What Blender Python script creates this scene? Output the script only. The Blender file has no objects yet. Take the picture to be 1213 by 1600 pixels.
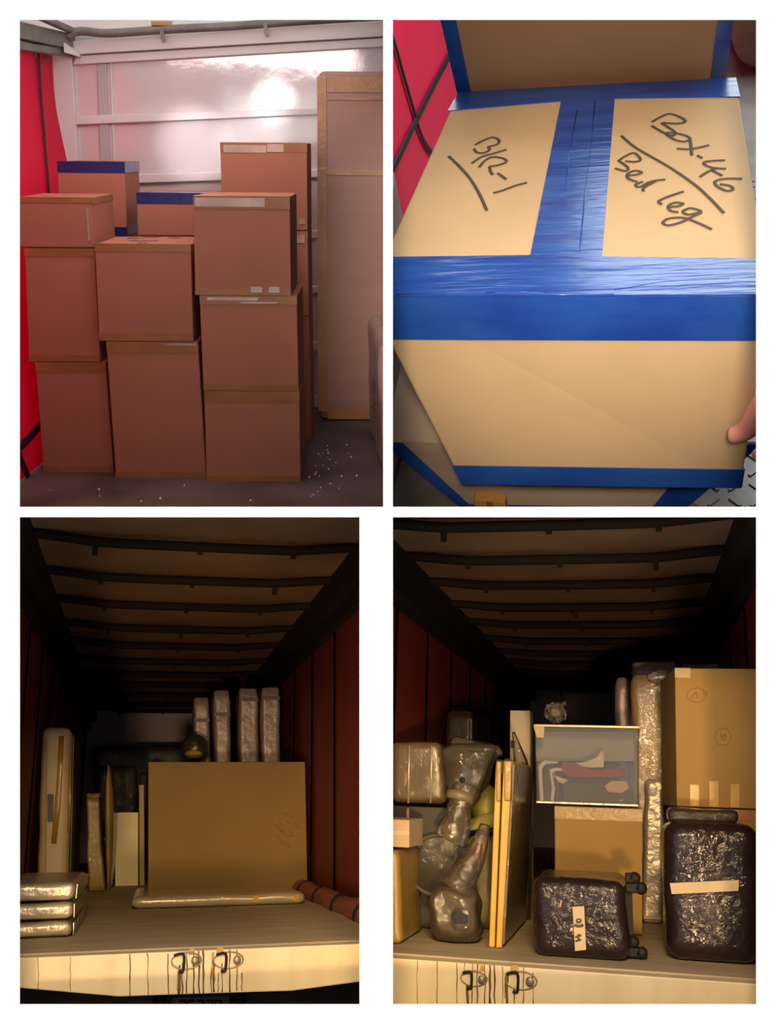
import bpy, bmesh, math, random
from mathutils import Vector, Matrix, noise

# ------------------------------------------------------------------ camera, world, lights
SC = bpy.context.scene
COL = SC.collection
F = 1600.0                      # focal length in pixels of the 1213 x 1600 frame
EYE = Vector((0, 0, 10.0))
cam_data = bpy.data.cameras.new('camera')
cam = bpy.data.objects.new('camera', cam_data)
COL.objects.link(cam)
cam.location = EYE
cam.rotation_euler = (math.pi / 2, 0, 0)
cam_data.sensor_fit = 'VERTICAL'
cam_data.sensor_height = 36.0
cam_data.lens = 36.0
cam_data.clip_end = 200
SC.camera = cam

SC.view_settings.view_transform = 'Standard'
SC.view_settings.look = 'None'
SC.view_settings.gamma = 1
SC.view_settings.exposure = 0
SC.view_settings.use_curve_mapping = False

world = bpy.data.worlds.new('overcast_sky')
SC.world = world
world.use_nodes = True
bg = world.node_tree.nodes['Background']
bg.inputs[0].default_value = (1.0, 0.98, 0.96, 1)
bg.inputs[1].default_value = 1.2


def lamp(name, kind, loc, target, power, color, size=0.3, size_y=None, cone=None, blend=0.3, spread=None):
    d = bpy.data.lights.new(name, kind)
    d.energy = power
    d.color = color
    if kind == 'AREA':
        d.shape = 'RECTANGLE' if size_y else 'SQUARE'
        d.size = size
        if size_y:
            d.size_y = size_y
        if spread:
            d.spread = spread
    else:
        d.shadow_soft_size = size
    if kind == 'SPOT':
        d.spot_size = cone
        d.spot_blend = blend
    o = bpy.data.objects.new(name, d)
    COL.objects.link(o)
    o.location = loc
    o.rotation_euler = (Vector(target) - Vector(loc)).to_track_quat('-Z', 'Y').to_euler()
    return o


def wpx(u, v, Y):
    """world point seen at pixel u, v at depth Y"""
    return EYE + Vector(((u - 606.5) / F * Y, Y, (800 - v) / F * Y))


WARM = (1.0, 0.67, 0.30)
# the street lamp over the yard, one head for each of the two lower bays
lamp('street_lamp_head', 'SPOT', EYE + Vector((-0.35, 1.0, 1.42)), wpx(296, 1310, 5.5), 950, WARM, 0.42, cone=math.radians(38), blend=0.5)
lamp('street_lamp_head', 'SPOT', EYE + Vector((0.35, 1.0, 1.42)), wpx(898, 1310, 5.5), 950, WARM, 0.42, cone=math.radians(38), blend=0.5)
# added frontal fill behind the camera, for the ceilings and film glints
lamp('yard_fill', 'SPOT', EYE + Vector((-0.1, -3.0, -0.3)), wpx(290, 1300, 4.35), 1500, (1.0, 0.62, 0.30), 0.2, cone=math.radians(20), blend=0.5)
lamp('yard_fill', 'SPOT', EYE + Vector((0.1, -3.0, -0.3)), wpx(900, 1300, 4.35), 1500, (1.0, 0.62, 0.30), 0.2, cone=math.radians(20), blend=0.5)
# daylight that comes through the translucent roofs of the two upper bays
lamp('roof_daylight', 'AREA', wpx(260, -60, 5.2), wpx(260, 420, 7.0), 26, (1.0, 0.86, 0.84), 1.8, 0.7)
lamp('roof_daylight', 'AREA', EYE + Vector((3.6, 5.3, 8.4)), wpx(890, 300, 5.8), 760, (0.86, 0.95, 1.0), 6.4, 6.0)
lamp('carton_front_fill', 'SPOT', EYE + Vector((-0.15, -1.6, 0.45)), wpx(915, 420, 5.2), 2100, (1.0, 0.82, 0.69), 0.5, cone=math.radians(23), blend=0.5)  # fill spot added in front to brighten the big carton's face


# ------------------------------------------------------------------ helpers
class Bay:
    """one cargo bay with its own level floor: x right, y into the bay, z up, floor at z = 0"""

    def __init__(s, uf, vf, roll, h, sx, sz):
        f = Vector(((uf - 606.5) / F, 1, (800 - vf) / F)).normalized()
        r0 = f.cross(Vector((0, 0, 1))).normalized()
        u0 = r0.cross(f)
        r = math.cos(roll) * r0 - math.sin(roll) * u0
        u = math.cos(roll) * u0 + math.sin(roll) * r0
        s.R = Matrix((r, f, u)).transposed()
        s.sx, s.sz = sx, sz
        s.set_h(h)

    def set_h(s, h):
        s.h = h
        s.M = Matrix.Translation(EYE) @ s.R.to_4x4() @ Matrix.Translation((0, 0, -h))

    def p(s, u, v, x=None, y=None, z=None, Y=None):
        d = s.R.transposed() @ Vector(((u - 606.5) / F, 1, (800 - v) / F))
        if Y is not None:
            t = Y
        elif x is not None:
            t = x / d.x
        elif y is not None:
            t = y / d.y
        else:
            t = (z - s.h) / d.z
        return d * t + Vector((0, 0, s.h))


def lerp(a, b, t):
    return a + (b - a) * t


class MB:
    def __init__(s):
        s.v, s.f = [], []

    def add(s, vs, fs):
        b = len(s.v)
        s.v += [Vector(v) for v in vs]
        s.f += [tuple(b + i for i in f) for f in fs]
        return s

    def hexa(s, c):
        """8 corners: front bl br tr tl, back bl br tr tl"""
        return s.add(c, [(0, 1, 2, 3), (5, 4, 7, 6), (4, 0, 3, 7), (1, 5, 6, 2), (3, 2, 6, 7), (4, 5, 1, 0)])

    def box(s, lo, hi):
        x0, y0, z0 = lo
        x1, y1, z1 = hi
        return s.hexa([(x0, y0, z0), (x1, y0, z0), (x1, y0, z1), (x0, y0, z1), (x0, y1, z0), (x1, y1, z0), (x1, y1, z1), (x0, y1, z1)])

    def bar(s, a, b, w, d, up=(0, 0, 1)):
        """square bar from a to b"""
        a, b = Vector(a), Vector(b)
        t = (b - a).normalized()
        sd = t.cross(Vector(up)).normalized() * (w / 2)
        n = sd.cross(t).normalized() * (d / 2)
        return s.hexa([a - sd - n, a + sd - n, a + sd + n, a - sd + n, b - sd - n, b + sd - n, b + sd + n, b - sd + n])

    def tube(s, pts, r, seg=10, flat=1.0, up=(0, 0, 1), cap=True):
        pts = [Vector(p) for p in pts]
        n = len(pts)
        rr = r if isinstance(r, (list, tuple)) else [r] * n
        rings = []
        for i, p in enumerate(pts):
            t = (pts[min(i + 1, n - 1)] - pts[max(i - 1, 0)]).normalized()
            a = t.cross(Vector(up))
            if a.length < 1e-4:
                a = t.cross(Vector((1, 0, 0)))
            a.normalize()
            b = a.cross(t).normalized()
            rings.append([p + a * rr[i] * math.cos(2 * math.pi * k / seg) + b * rr[i] * flat * math.sin(2 * math.pi * k / seg) for k in range(seg)])
        vs = [q for ring in rings for q in ring]
        fs = []
        for i in range(n - 1):
            for k in range(seg):
                k2 = (k + 1) % seg
                fs.append((i * seg + k, i * seg + k2, (i + 1) * seg + k2, (i + 1) * seg + k))
        if cap:
            fs.append(tuple(range(seg))[::-1])
            fs.append(tuple((n - 1) * seg + k for k in range(seg)))
        return s.add(vs, fs)

    def soft(s, c, r, n=14, amp=0.0, scale=4.0, seed=0):
        """rounded, slightly wrinkled block between 8 corners; r = rounding in metres"""
        c = [Vector(q) for q in c]
        size = Vector(((c[1] - c[0]).length, (c[4] - c[0]).length, (c[3] - c[0]).length))
        half = size / 2
        rr = [min(r, h * 0.98) for h in half]
        idx, vs, fs = {}, [], []

        def vert(i, j, k):
            key = (i, j, k)
            if key in idx:
                return idx[key]
            q = Vector((2 * i / n - 1, 2 * j / n - 1, 2 * k / n - 1))
            q = Vector([math.copysign(abs(a) ** 0.75, a) for a in q])
            q = Vector((q.x * half.x, q.y * half.y, q.z * half.z))
            core = Vector([max(-half[a] + rr[a], min(half[a] - rr[a], q[a])) for a in range(3)])
            d = q - core
            if d.length > 1e-9:
                dn = Vector([d[a] / rr[a] for a in range(3)])
                m = max(abs(x) for x in dn)
                dn = dn.normalized() * m
                q = core + Vector([dn[a] * rr[a] for a in range(3)])
            t = Vector([(q[a] / half[a] + 1) / 2 for a in range(3)])
            fb = lerp(lerp(c[0], c[1], t.x), lerp(c[3], c[2], t.x), t.z)
            bb = lerp(lerp(c[4], c[5], t.x), lerp(c[7], c[6], t.x), t.z)
            pt = lerp(fb, bb, t.y)
            if amp:
                nv = noise.noise_vector(pt * scale + Vector((seed * 7.1, seed * 3.3, seed)))
                k_ = 1.0 if t.z > 0.04 else 0.0
                pt = pt + nv * amp * k_
            idx[key] = len(vs)
            vs.append(pt)
            return idx[key]

        for a in range(n):
            for b in range(n):
                fs.append((vert(a, 0, b), vert(a + 1, 0, b), vert(a + 1, 0, b + 1), vert(a, 0, b + 1)))
                fs.append((vert(a + 1, n, b), vert(a, n, b), vert(a, n, b + 1), vert(a + 1, n, b + 1)))
                fs.append((vert(0, a + 1, b), vert(0, a, b), vert(0, a, b + 1), vert(0, a + 1, b + 1)))
                fs.append((vert(n, a, b), vert(n, a + 1, b), vert(n, a + 1, b + 1), vert(n, a, b + 1)))
                fs.append((vert(a, b, n), vert(a + 1, b, n), vert(a + 1, b + 1, n), vert(a, b + 1, n)))
                fs.append((vert(a, b + 1, 0), vert(a + 1, b + 1, 0), vert(a + 1, b, 0), vert(a, b, 0)))
        return s.add(vs, fs)

    def blob(s, c, rad, amp=0.1, scale=3.0, seed=0, rings=18, seg=24, zmin=None, crumple=0.0):
        c = Vector(c)
        vs, fs = [], []
        for i in range(rings + 1):
            th = math.pi * i / rings
            for k in range(seg):
                ph = 2 * math.pi * k / seg
                d = Vector((math.sin(th) * math.cos(ph), math.sin(th) * math.sin(ph), math.cos(th)))
                m = 1 + amp * noise.noise(d * scale + Vector((seed * 5.3, seed, 0))) + amp * 0.5 * noise.noise(d * scale * 3 + Vector((seed, 0, 2))) - crumple * abs(noise.noise(d * scale * 2.3 + Vector((seed, 3, 2)))) + crumple * 0.6 * noise.noise(d * scale * 6)
                q = c + Vector((d.x * rad[0], d.y * rad[1], d.z * rad[2])) * m
                if zmin is not None and q.z < zmin:
                    q.z = zmin
                vs.append(q)
        for i in range(rings):
            for k in range(seg):
                k2 = (k + 1) % seg
                fs.append((i * seg + k, (i + 1) * seg + k, (i + 1) * seg + k2, i * seg + k2))
        return s.add(vs, fs)

    def lathe(s, prof, seg=28, m=Matrix.Identity(4)):
        vs, fs = [], []
        for (r, z) in prof:
            for k in range(seg):
                a = 2 * math.pi * k / seg
                vs.append(m @ Vector((r * math.cos(a), r * math.sin(a), z)))
        for i in range(len(prof) - 1):
            for k in range(seg):
                k2 = (k + 1) % seg
                fs.append((i * seg + k, i * seg + k2, (i + 1) * seg + k2, (i + 1) * seg + k))
        return s.add(vs, fs)

    def mesh(s, name, base=Vector((0, 0, 0)), smooth=False):
        me = bpy.data.meshes.new(name)
        me.from_pydata([v - base for v in s.v], [], s.f)
        bm = bmesh.new()
        bm.from_mesh(me)
        bmesh.ops.remove_doubles(bm, verts=bm.verts, dist=1e-6)
        bmesh.ops.dissolve_degenerate(bm, edges=bm.edges, dist=1e-7)
        bmesh.ops.recalc_face_normals(bm, faces=bm.faces)
        bm.to_mesh(me)
        bm.free()
        if smooth:
            for p in me.polygons:
                p.use_smooth = True
        return me


def link(name, me, mat, M=None, parent=None, bevel=0.0, seg=2):
    o = bpy.data.objects.new(name, me)
    COL.objects.link(o)
    if mat:
        me.materials.append(mat)
    if parent is not None:
        o.parent = parent
    elif M is not None:
        o.matrix_world = M
    if bevel:
        b = o.modifiers.new('bevel', 'BEVEL')
        b.width = bevel
        b.segments = seg
        b.limit_method = 'ANGLE'
        b.angle_limit = math.radians(40)
    return o


def keep_in_bay(me, M, bay, fill=True):
    """cut away what would reach through the dividing walls into the next bay"""
    g = 0.016
    W = [M @ v.co for v in me.vertices]
    inv = M.inverted()
    rot = inv.to_3x3()
    planes = [(EYE + Vector((bay.sx * g, 0, 0)), Vector((bay.sx, 0, 0))), (EYE + Vector((0, 0, bay.sz * g)), Vector((0, 0, bay.sz))), (Vector((0, 4.45, 0)), Vector((0, 1, 0)))]
    planes = [(c, n) for c, n in planes if any((w - c).dot(n) < 0 for w in W)]
    if not planes:
        return
    bm = bmesh.new()
    bm.from_mesh(me)
    for c, n in planes:
        r = bmesh.ops.bisect_plane(bm, geom=bm.verts[:] + bm.edges[:] + bm.faces[:], plane_co=inv @ c, plane_no=rot @ n, clear_inner=True, dist=1e-6)
        if fill:
            ed = [e for e in r['geom_cut'] if isinstance(e, bmesh.types.BMEdge) and e.is_boundary]
            if ed:
                bmesh.ops.holes_fill(bm, edges=ed, sides=0)
    bm.to_mesh(me)
    bm.free()


class Thing:
    """an Empty at the base of a thing that parents its parts"""

    def __init__(s, bay, base, name, label, cat, group=None):
        s.base = Vector(base)
        s.bay = bay
        o = bpy.data.objects.new(name, None)
        COL.objects.link(o)
        o.empty_display_size = 0.1
        o.matrix_world = bay.M @ Matrix.Translation(s.base)
        o['label'] = label
        o['category'] = cat
        if group:
            o['group'] = group
        s.o = o

    def part(s, name, mb, mat, smooth=False, bevel=0.0, seg=2, label=None, parent=None):
        me = mb.mesh(name, s.base, smooth)
        keep_in_bay(me, s.bay.M @ Matrix.Translation(s.base), s.bay)
        o = link(name, me, mat, None, parent or s.o, bevel, seg)
        if label:
            o['label'] = label
        return o


def single(bay, base, name, label, cat, mb, mat, smooth=False, bevel=0.0, group=None):
    base = Vector(base)
    me = mb.mesh(name, base, smooth)
    keep_in_bay(me, bay.M @ Matrix.Translation(base), bay)
    o = link(name, me, mat, bay.M @ Matrix.Translation(base), None, bevel)
    o['label'] = label
    o['category'] = cat
    if group:
        o['group'] = group
    return o


def struct(bay, name, mb, mat, smooth=False, bevel=0.0, parent=None, clip=True):
    me = mb.mesh(name, Vector((0, 0, 0)), smooth)
    if clip and bay is not None:
        keep_in_bay(me, bay.M, bay, False)
    o = link(name, me, mat, bay.M if bay is not None else Matrix.Identity(4), parent, bevel)
    if parent is None:
        o['kind'] = 'structure'
    else:
        o.matrix_parent_inverse = Matrix.Identity(4)
    return o


# ------------------------------------------------------------------ materials
def mat(name, color, rough=0.6, metal=0.0, spec=0.5, var=0.0, vscale=3.0, color2=None, stretch=(1, 1, 1), bump=0.0, bscale=30.0, coat=0.0, coat_rough=0.08, wrinkle=0.0, wscale=14.0, alpha=None, trans=0.0, coat_ior=1.4, bstretch=(1, 1, 1), glow=0.0, detail=4.0, cstop=(0.35, 0.7)):
    m = bpy.data.materials.new(name)
    m.use_nodes = True
    nt = m.node_tree
    b = nt.nodes['Principled BSDF']
    b.inputs['Roughness'].default_value = rough
    b.inputs['Metallic'].default_value = metal
    b.inputs['Specular IOR Level'].default_value = spec
    b.inputs['Base Color'].default_value = (*color, 1)
    tc = nt.nodes.new('ShaderNodeTexCoord')
    if color2 is None and var:
        color2 = tuple(c * (1 - var) for c in color)
    if color2 is not None:
        mp = nt.nodes.new('ShaderNodeMapping')
        mp.inputs['Scale'].default_value = stretch
        nz = nt.nodes.new('ShaderNodeTexNoise')
        nz.inputs['Scale'].default_value = vscale
        nz.inputs['Detail'].default_value = detail
        rp = nt.nodes.new('ShaderNodeValToRGB')
        rp.color_ramp.elements[0].position = cstop[0]
        rp.color_ramp.elements[1].position = cstop[1]
        rp.color_ramp.elements[0].color = (*color, 1)
        rp.color_ramp.elements[1].color = (*color2, 1)
        nt.links.new(tc.outputs['Object'], mp.inputs[0])
        nt.links.new(mp.outputs[0], nz.inputs['Vector'])
        nt.links.new(nz.outputs['Fac'], rp.inputs[0])
        nt.links.new(rp.outputs[0], b.inputs['Base Color'])
    if bump:
        n2 = nt.nodes.new('ShaderNodeTexNoise')
        n2.inputs['Scale'].default_value = bscale
        n2.inputs['Detail'].default_value = 6
        bp = nt.nodes.new('ShaderNodeBump')
        bp.inputs['Strength'].default_value = bump
        bp.inputs['Distance'].default_value = 0.02
        m2 = nt.nodes.new('ShaderNodeMapping')
        m2.inputs['Scale'].default_value = bstretch
        nt.links.new(tc.outputs['Object'], m2.inputs[0])
        nt.links.new(m2.outputs[0], n2.inputs['Vector'])
        nt.links.new(n2.outputs['Fac'], bp.inputs['Height'])
        nt.links.new(bp.outputs[0], b.inputs['Normal'])
    if glow:
        # thin sheet that lets daylight through
        tl_ = nt.nodes.new('ShaderNodeBsdfTranslucent')
        tl_.inputs[0].default_value = (*color, 1)
        mx = nt.nodes.new('ShaderNodeMixShader')
        mx.inputs[0].default_value = glow
        nt.links.new(b.outputs[0], mx.inputs[1])
        nt.links.new(tl_.outputs[0], mx.inputs[2])
        nt.links.new(mx.outputs[0], nt.nodes['Material Output'].inputs['Surface'])
    if coat:
        b.inputs['Coat Weight'].default_value = coat
        b.inputs['Coat Roughness'].default_value = coat_rough
        b.inputs['Coat IOR'].default_value = coat_ior
        if wrinkle:
            n3 = nt.nodes.new('ShaderNodeTexNoise')
            n3.inputs['Scale'].default_value = wscale
            n3.inputs['Detail'].default_value = 5
            n3.inputs['Distortion'].default_value = 1.2
            b3 = nt.nodes.new('ShaderNodeBump')
            b3.inputs['Strength'].default_value = wrinkle
            b3.inputs['Distance'].default_value = 0.03
            nt.links.new(tc.outputs['Object'], n3.inputs['Vector'])
            nt.links.new(n3.outputs['Fac'], b3.inputs['Height'])
            nt.links.new(b3.outputs[0], b.inputs['Coat Normal'])
    if trans:
        b.inputs['Transmission Weight'].default_value = trans
    if alpha is not None:
        b.inputs['Alpha'].default_value = alpha
    return m


def film(name, tint=(0.8, 0.8, 0.8), amount=0.45, rough=0.12, wrinkle=0.8, wscale=16.0, ior=1.5):
    """thin clear plastic: see-through, a little milky, with a glossy creased skin"""
    m = bpy.data.materials.new(name)
    m.use_nodes = True
    nt = m.node_tree
    nt.nodes.remove(nt.nodes['Principled BSDF'])
    N = nt.nodes.new
    tr, df, gl, fr = N('ShaderNodeBsdfTransparent'), N('ShaderNodeBsdfDiffuse'), N('ShaderNodeBsdfGlossy'), N('ShaderNodeFresnel')
    a, b = N('ShaderNodeMixShader'), N('ShaderNodeMixShader')
    df.inputs['Color'].default_value = (*tint, 1)
    gl.inputs['Color'].default_value = (0.95, 0.95, 0.95, 1)
    gl.inputs['Roughness'].default_value = rough
    fr.inputs['IOR'].default_value = ior
    a.inputs[0].default_value = amount
    tc, n2, bp = N('ShaderNodeTexCoord'), N('ShaderNodeTexNoise'), N('ShaderNodeBump')
    n2.inputs['Scale'].default_value = wscale
    n2.inputs['Detail'].default_value = 5
    n2.inputs['Distortion'].default_value = 1.5
    bp.inputs['Strength'].default_value = wrinkle
    bp.inputs['Distance'].default_value = 0.03
    L = nt.links.new
    L(tc.outputs['Object'], n2.inputs['Vector'])
    L(n2.outputs['Fac'], bp.inputs['Height'])
    L(bp.outputs[0], gl.inputs['Normal'])
    L(tr.outputs[0], a.inputs[1])
    L(df.outputs[0], a.inputs[2])
    L(fr.outputs[0], b.inputs[0])
    L(a.outputs[0], b.inputs[1])
    L(gl.outputs[0], b.inputs[2])
    L(b.outputs[0], nt.nodes['Material Output'].inputs['Surface'])
    return m


WHITE_WALL = mat('white_painted_wall', (0.93, 0.93, 0.93), 0.9, spec=0.1)
LIGHT_SHELL = mat('dark_light_shell', (0.012, 0.012, 0.012), 0.95, spec=0.0)  # black lining of the added shell that blocks stray sky light

CARD1 = mat('brown_cardboard', (0.41, 0.153, 0.097), 0.75, spec=0.25, var=0.1, vscale=2.0, bump=0.02, bscale=60)
TAPE1 = mat('brown_packing_tape', (0.36, 0.14, 0.05), 0.35, spec=0.4, var=0.25, vscale=5, bump=0.25, bscale=8)
GLOSSTAPE1 = mat('clear_tape_and_shine', (0.60, 0.36, 0.27), 0.18, spec=0.9, var=0.45, vscale=4, bump=0.3, bscale=9)  # pale tape tone, also painted as shine on two front cartons
BLUE = mat('blue_packing_tape', (0.028, 0.11, 0.42), 0.18, spec=0.75, color2=(0.014, 0.06, 0.32), vscale=3, stretch=(0.6, 4, 1), bump=0.35, bscale=3.0, bstretch=(0.7, 7, 3))
NAVY = mat('navy_packing_tape', (0.016, 0.022, 0.13), 0.3, spec=0.5, var=0.3, vscale=4, bump=0.3, bscale=9)
RED = mat('red_tarpaulin_curtain', (0.80, 0.026, 0.105), 0.5, spec=0.25, var=0.08, vscale=1.5, bump=0.1, bscale=4, glow=0.5)
RED2 = mat('red_tarpaulin_wall', (0.90, 0.02, 0.085), 0.5, spec=0.25, var=0.08, vscale=1.5, bump=0.1, bscale=4)
STRAP = mat('black_strap', (0.012, 0.008, 0.008), 0.6)
PANEL = mat('white_painted_metal', (0.76, 0.70, 0.71), 0.12, spec=0.9, var=0.06, vscale=2.0, bump=0.35, bscale=1.7, metal=0.22)
PANEL_TRIM = mat('white_painted_rail', (0.70, 0.64, 0.64), 0.35, spec=0.5)
GREY_METAL = mat('grey_metal', (0.22, 0.20, 0.19), 0.5, metal=0.3, var=0.4, vscale=6)
TARP = mat('translucent_white_tarpaulin', (0.93, 0.93, 0.9), 0.7, glow=0.6)
FLOOR1 = mat('grimy_metal_floor', (0.135, 0.085, 0.08), 0.55, color2=(0.055, 0.035, 0.033), vscale=2.2, bump=0.25, bscale=45)
FOAM = mat('white_foam', (0.85, 0.8, 0.78), 0.8)
WRAP_TAN = mat('wrapped_tan_carton', (0.39, 0.195, 0.155), 0.6, color2=(0.33, 0.17, 0.13), vscale=1.6, stretch=(0.3, 0.3, 5), coat=0.4, coat_rough=0.3, wrinkle=0.05, wscale=5)
WRAP_EDGE = mat('tan_tape_under_film', (0.42, 0.19, 0.06), 0.35, var=0.25, vscale=4, coat=0.8, coat_rough=0.08, wrinkle=0.5, wscale=18)
WRAP_PINK = mat('bubble_wrap_pink_grey', (0.42, 0.27, 0.24), 0.5, var=0.25, vscale=8, coat=0.8, coat_rough=0.2, wrinkle=0.6, wscale=20)
INK = mat('black_marker_ink', (0.07, 0.055, 0.04), 0.6)

CARD2 = mat('golden_cardboard', (0.72, 0.49, 0.25), 0.7, spec=0.3, var=0.06, vscale=3, bump=0.02, bscale=60)
CARD2B = mat('tan_cardboard', (0.60, 0.33, 0.17), 0.7, spec=0.3, var=0.08, vscale=1.5)
CARD_CREAM = mat('cream_wrapped_cardboard', (0.55, 0.42, 0.29), 0.45, var=0.25, vscale=1.4, stretch=(0.2, 0.2, 3))
SKIN = mat('skin', (0.80, 0.32, 0.25), 0.5, spec=0.4, var=0.12, vscale=12)
SKIN.node_tree.nodes['Principled BSDF'].inputs['Subsurface Weight'].default_value = 0.1
INK2 = mat('brown_black_marker', (0.10, 0.07, 0.04), 0.7)
STRAP3 = mat('matt_black_strap', (0.004, 0.003, 0.003), 0.95, spec=0.0)
PLATE = mat('grey_checker_plate', (0.30, 0.28, 0.24), 0.45, metal=0.2, color2=(0.20, 0.17, 0.15), vscale=2.5)

CARD3 = mat('plain_cardboard', (0.345, 0.215, 0.07), 0.75, spec=0.25, var=0.10, vscale=1.8, bump=0.02, bscale=50)
FLOOR3 = mat('worn_plywood_floor', (0.46, 0.37, 0.25), 0.75, color2=(0.34, 0.27, 0.185), vscale=3.0, stretch=(0.7, 3.0, 1), detail=8)
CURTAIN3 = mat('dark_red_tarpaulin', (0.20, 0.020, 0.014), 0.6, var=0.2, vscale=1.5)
ROOF3 = mat('beige_roof_tarpaulin', (0.34, 0.195, 0.095), 0.8, var=0.35, vscale=1.3)
BEAM = mat('dark_roof_beam', (0.018, 0.013, 0.008), 0.8, spec=0.1)
RAIL3 = mat('dark_side_rail', (0.02, 0.02, 0.017), 0.7, spec=0.2)
BACK3 = mat('grey_front_bulkhead', (0.45, 0.42, 0.50), 0.6)
CREAM = mat('cream_painted_steel', (0.64, 0.55, 0.37), 0.5, color2=(0.54, 0.44, 0.27), vscale=2.0, stretch=(3, 1, 0.3))
STAIN = mat('rust_stain', (0.13, 0.07, 0.02), 0.8, var=0.3, vscale=6)
STAIN2 = mat('pale_rust_stain', (0.42, 0.27, 0.09), 0.8, var=0.3, vscale=6)
STEEL = mat('worn_steel', (0.25, 0.20, 0.14), 0.45, metal=0.5)
BLACK = mat('black_rubber', (0.010, 0.009, 0.009), 0.55, spec=0.2)
DARKGREY = mat('dark_grey_steel', (0.07, 0.06, 0.06), 0.6)
PLATE_PAPER = mat('number_plate_face', (0.20, 0.15, 0.14), 0.5)
FOIL = mat('silver_bubble_foil', (0.62, 0.53, 0.42), 0.32, metal=0.45, var=0.25, vscale=7, bump=0.55, bscale=16, coat=0.7, coat_rough=0.1, wrinkle=0.8, wscale=22)
BAND = mat('brown_tape_band', (0.17, 0.12, 0.09), 0.4, var=0.3, vscale=6, coat=0.6, wrinkle=0.6)
FOILDARK = mat('dull_bubble_foil', (0.42, 0.33, 0.30), 0.4, metal=0.3, var=0.35, vscale=5, bump=0.5, bscale=12, coat=0.8, coat_rough=0.12, wrinkle=0.7, wscale=16)
GOLDFOIL = mat('film_over_grey_foam', (0.50, 0.42, 0.28), 0.3, metal=0.2, var=0.2, vscale=5, bump=0.2, bscale=12, coat=0.8, coat_rough=0.08, wrinkle=0.35, wscale=10)
WRAP_CREAM = mat('film_over_cream_board', (0.74, 0.58, 0.34), 0.45, color2=(0.64, 0.49, 0.27), vscale=3, stretch=(2, 2, 0.5), coat=0.9, coat_rough=0.06, wrinkle=1.0, wscale=15)
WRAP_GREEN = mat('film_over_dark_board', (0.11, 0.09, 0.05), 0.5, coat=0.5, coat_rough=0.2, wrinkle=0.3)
AMBER = mat('amber_tape', (0.55, 0.31, 0.035), 0.3, var=0.2, vscale=6, coat=0.6, wrinkle=0.5)
WRAP_GOLD = mat('film_over_gold_card', (0.37, 0.225, 0.045), 0.45, var=0.25, vscale=4, coat=0.7, coat_rough=0.15, wrinkle=0.5, wscale=12)
WRAP_DARK = mat('film_over_dark_case', (0.020, 0.010, 0.011), 0.6, spec=0.1, var=0.4, vscale=4, coat=1.0, coat_rough=0.06, coat_ior=1.36, wrinkle=0.42, wscale=15)
WRAP_BLACK = mat('film_over_black_goods', (0.03, 0.022, 0.018), 0.6, spec=0.2, coat=0.9, coat_rough=0.05, coat_ior=1.3, wrinkle=0.8, wscale=13)
IVORY = mat('ivory_board', (0.86, 0.76, 0.46), 0.55, var=0.06, vscale=2)
OLIVE = mat('grey_film_bundle', (0.13, 0.10, 0.06), 0.4, color2=(0.085, 0.062, 0.04), vscale=4, stretch=(4, 4, 0.4), coat=0.8, coat_rough=0.12, wrinkle=0.5, wscale=12)
FRAME_GOLD = mat('yellow_wood_frame', (0.62, 0.38, 0.05), 0.35, var=0.2, vscale=5, coat=0.6, coat_rough=0.1, wrinkle=0.3)
FRAME_BACK = mat('film_over_brown_board', (0.15, 0.095, 0.03), 0.4, var=0.3, vscale=3, coat=0.9, coat_rough=0.1, wrinkle=0.4, wscale=9)
MASKING = mat('cream_masking_tape', (0.58, 0.45, 0.27), 0.7, var=0.1, vscale=10)
GREEN = mat('lime_green_fabric', (0.33, 0.31, 0.06), 0.8, var=0.35, vscale=7, coat=0.5, coat_rough=0.15, wrinkle=0.6)
FILM = film('clear_film', (0.22, 0.17, 0.11), 0.22, 0.07, 0.5, 11)
FILM_GREY = film('grey_plastic_film', (0.09, 0.08, 0.06), 0.55, 0.07, 0.5, 10)
TOTE = film('clear_tote_plastic', (0.22, 0.205, 0.18), 0.32, 0.05, 0.10, 4.0)
CLOTH_RED = mat('red_cloth', (0.26, 0.03, 0.025), 0.8, var=0.3, vscale=6)
CLOTH_MAROON = mat('maroon_cloth', (0.11, 0.014, 0.012), 0.8, var=0.3, vscale=6)
CLOTH_WHITE = mat('white_cloth', (0.62, 0.55, 0.48), 0.8, var=0.2, vscale=6)
CLOTH_DARK = mat('dark_grey_cloth', (0.045, 0.04, 0.045), 0.8, var=0.3, vscale=5)
CLOTH_GREY = mat('grey_cloth', (0.08, 0.066, 0.045), 0.8, var=0.4, vscale=5)
CLOTH_BLUE = mat('blue_grey_cloth', (0.03, 0.028, 0.032), 0.8, var=0.3, vscale=6)
CLOTH_PEACH = mat('peach_cloth', (0.55, 0.33, 0.20), 0.8)


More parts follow.
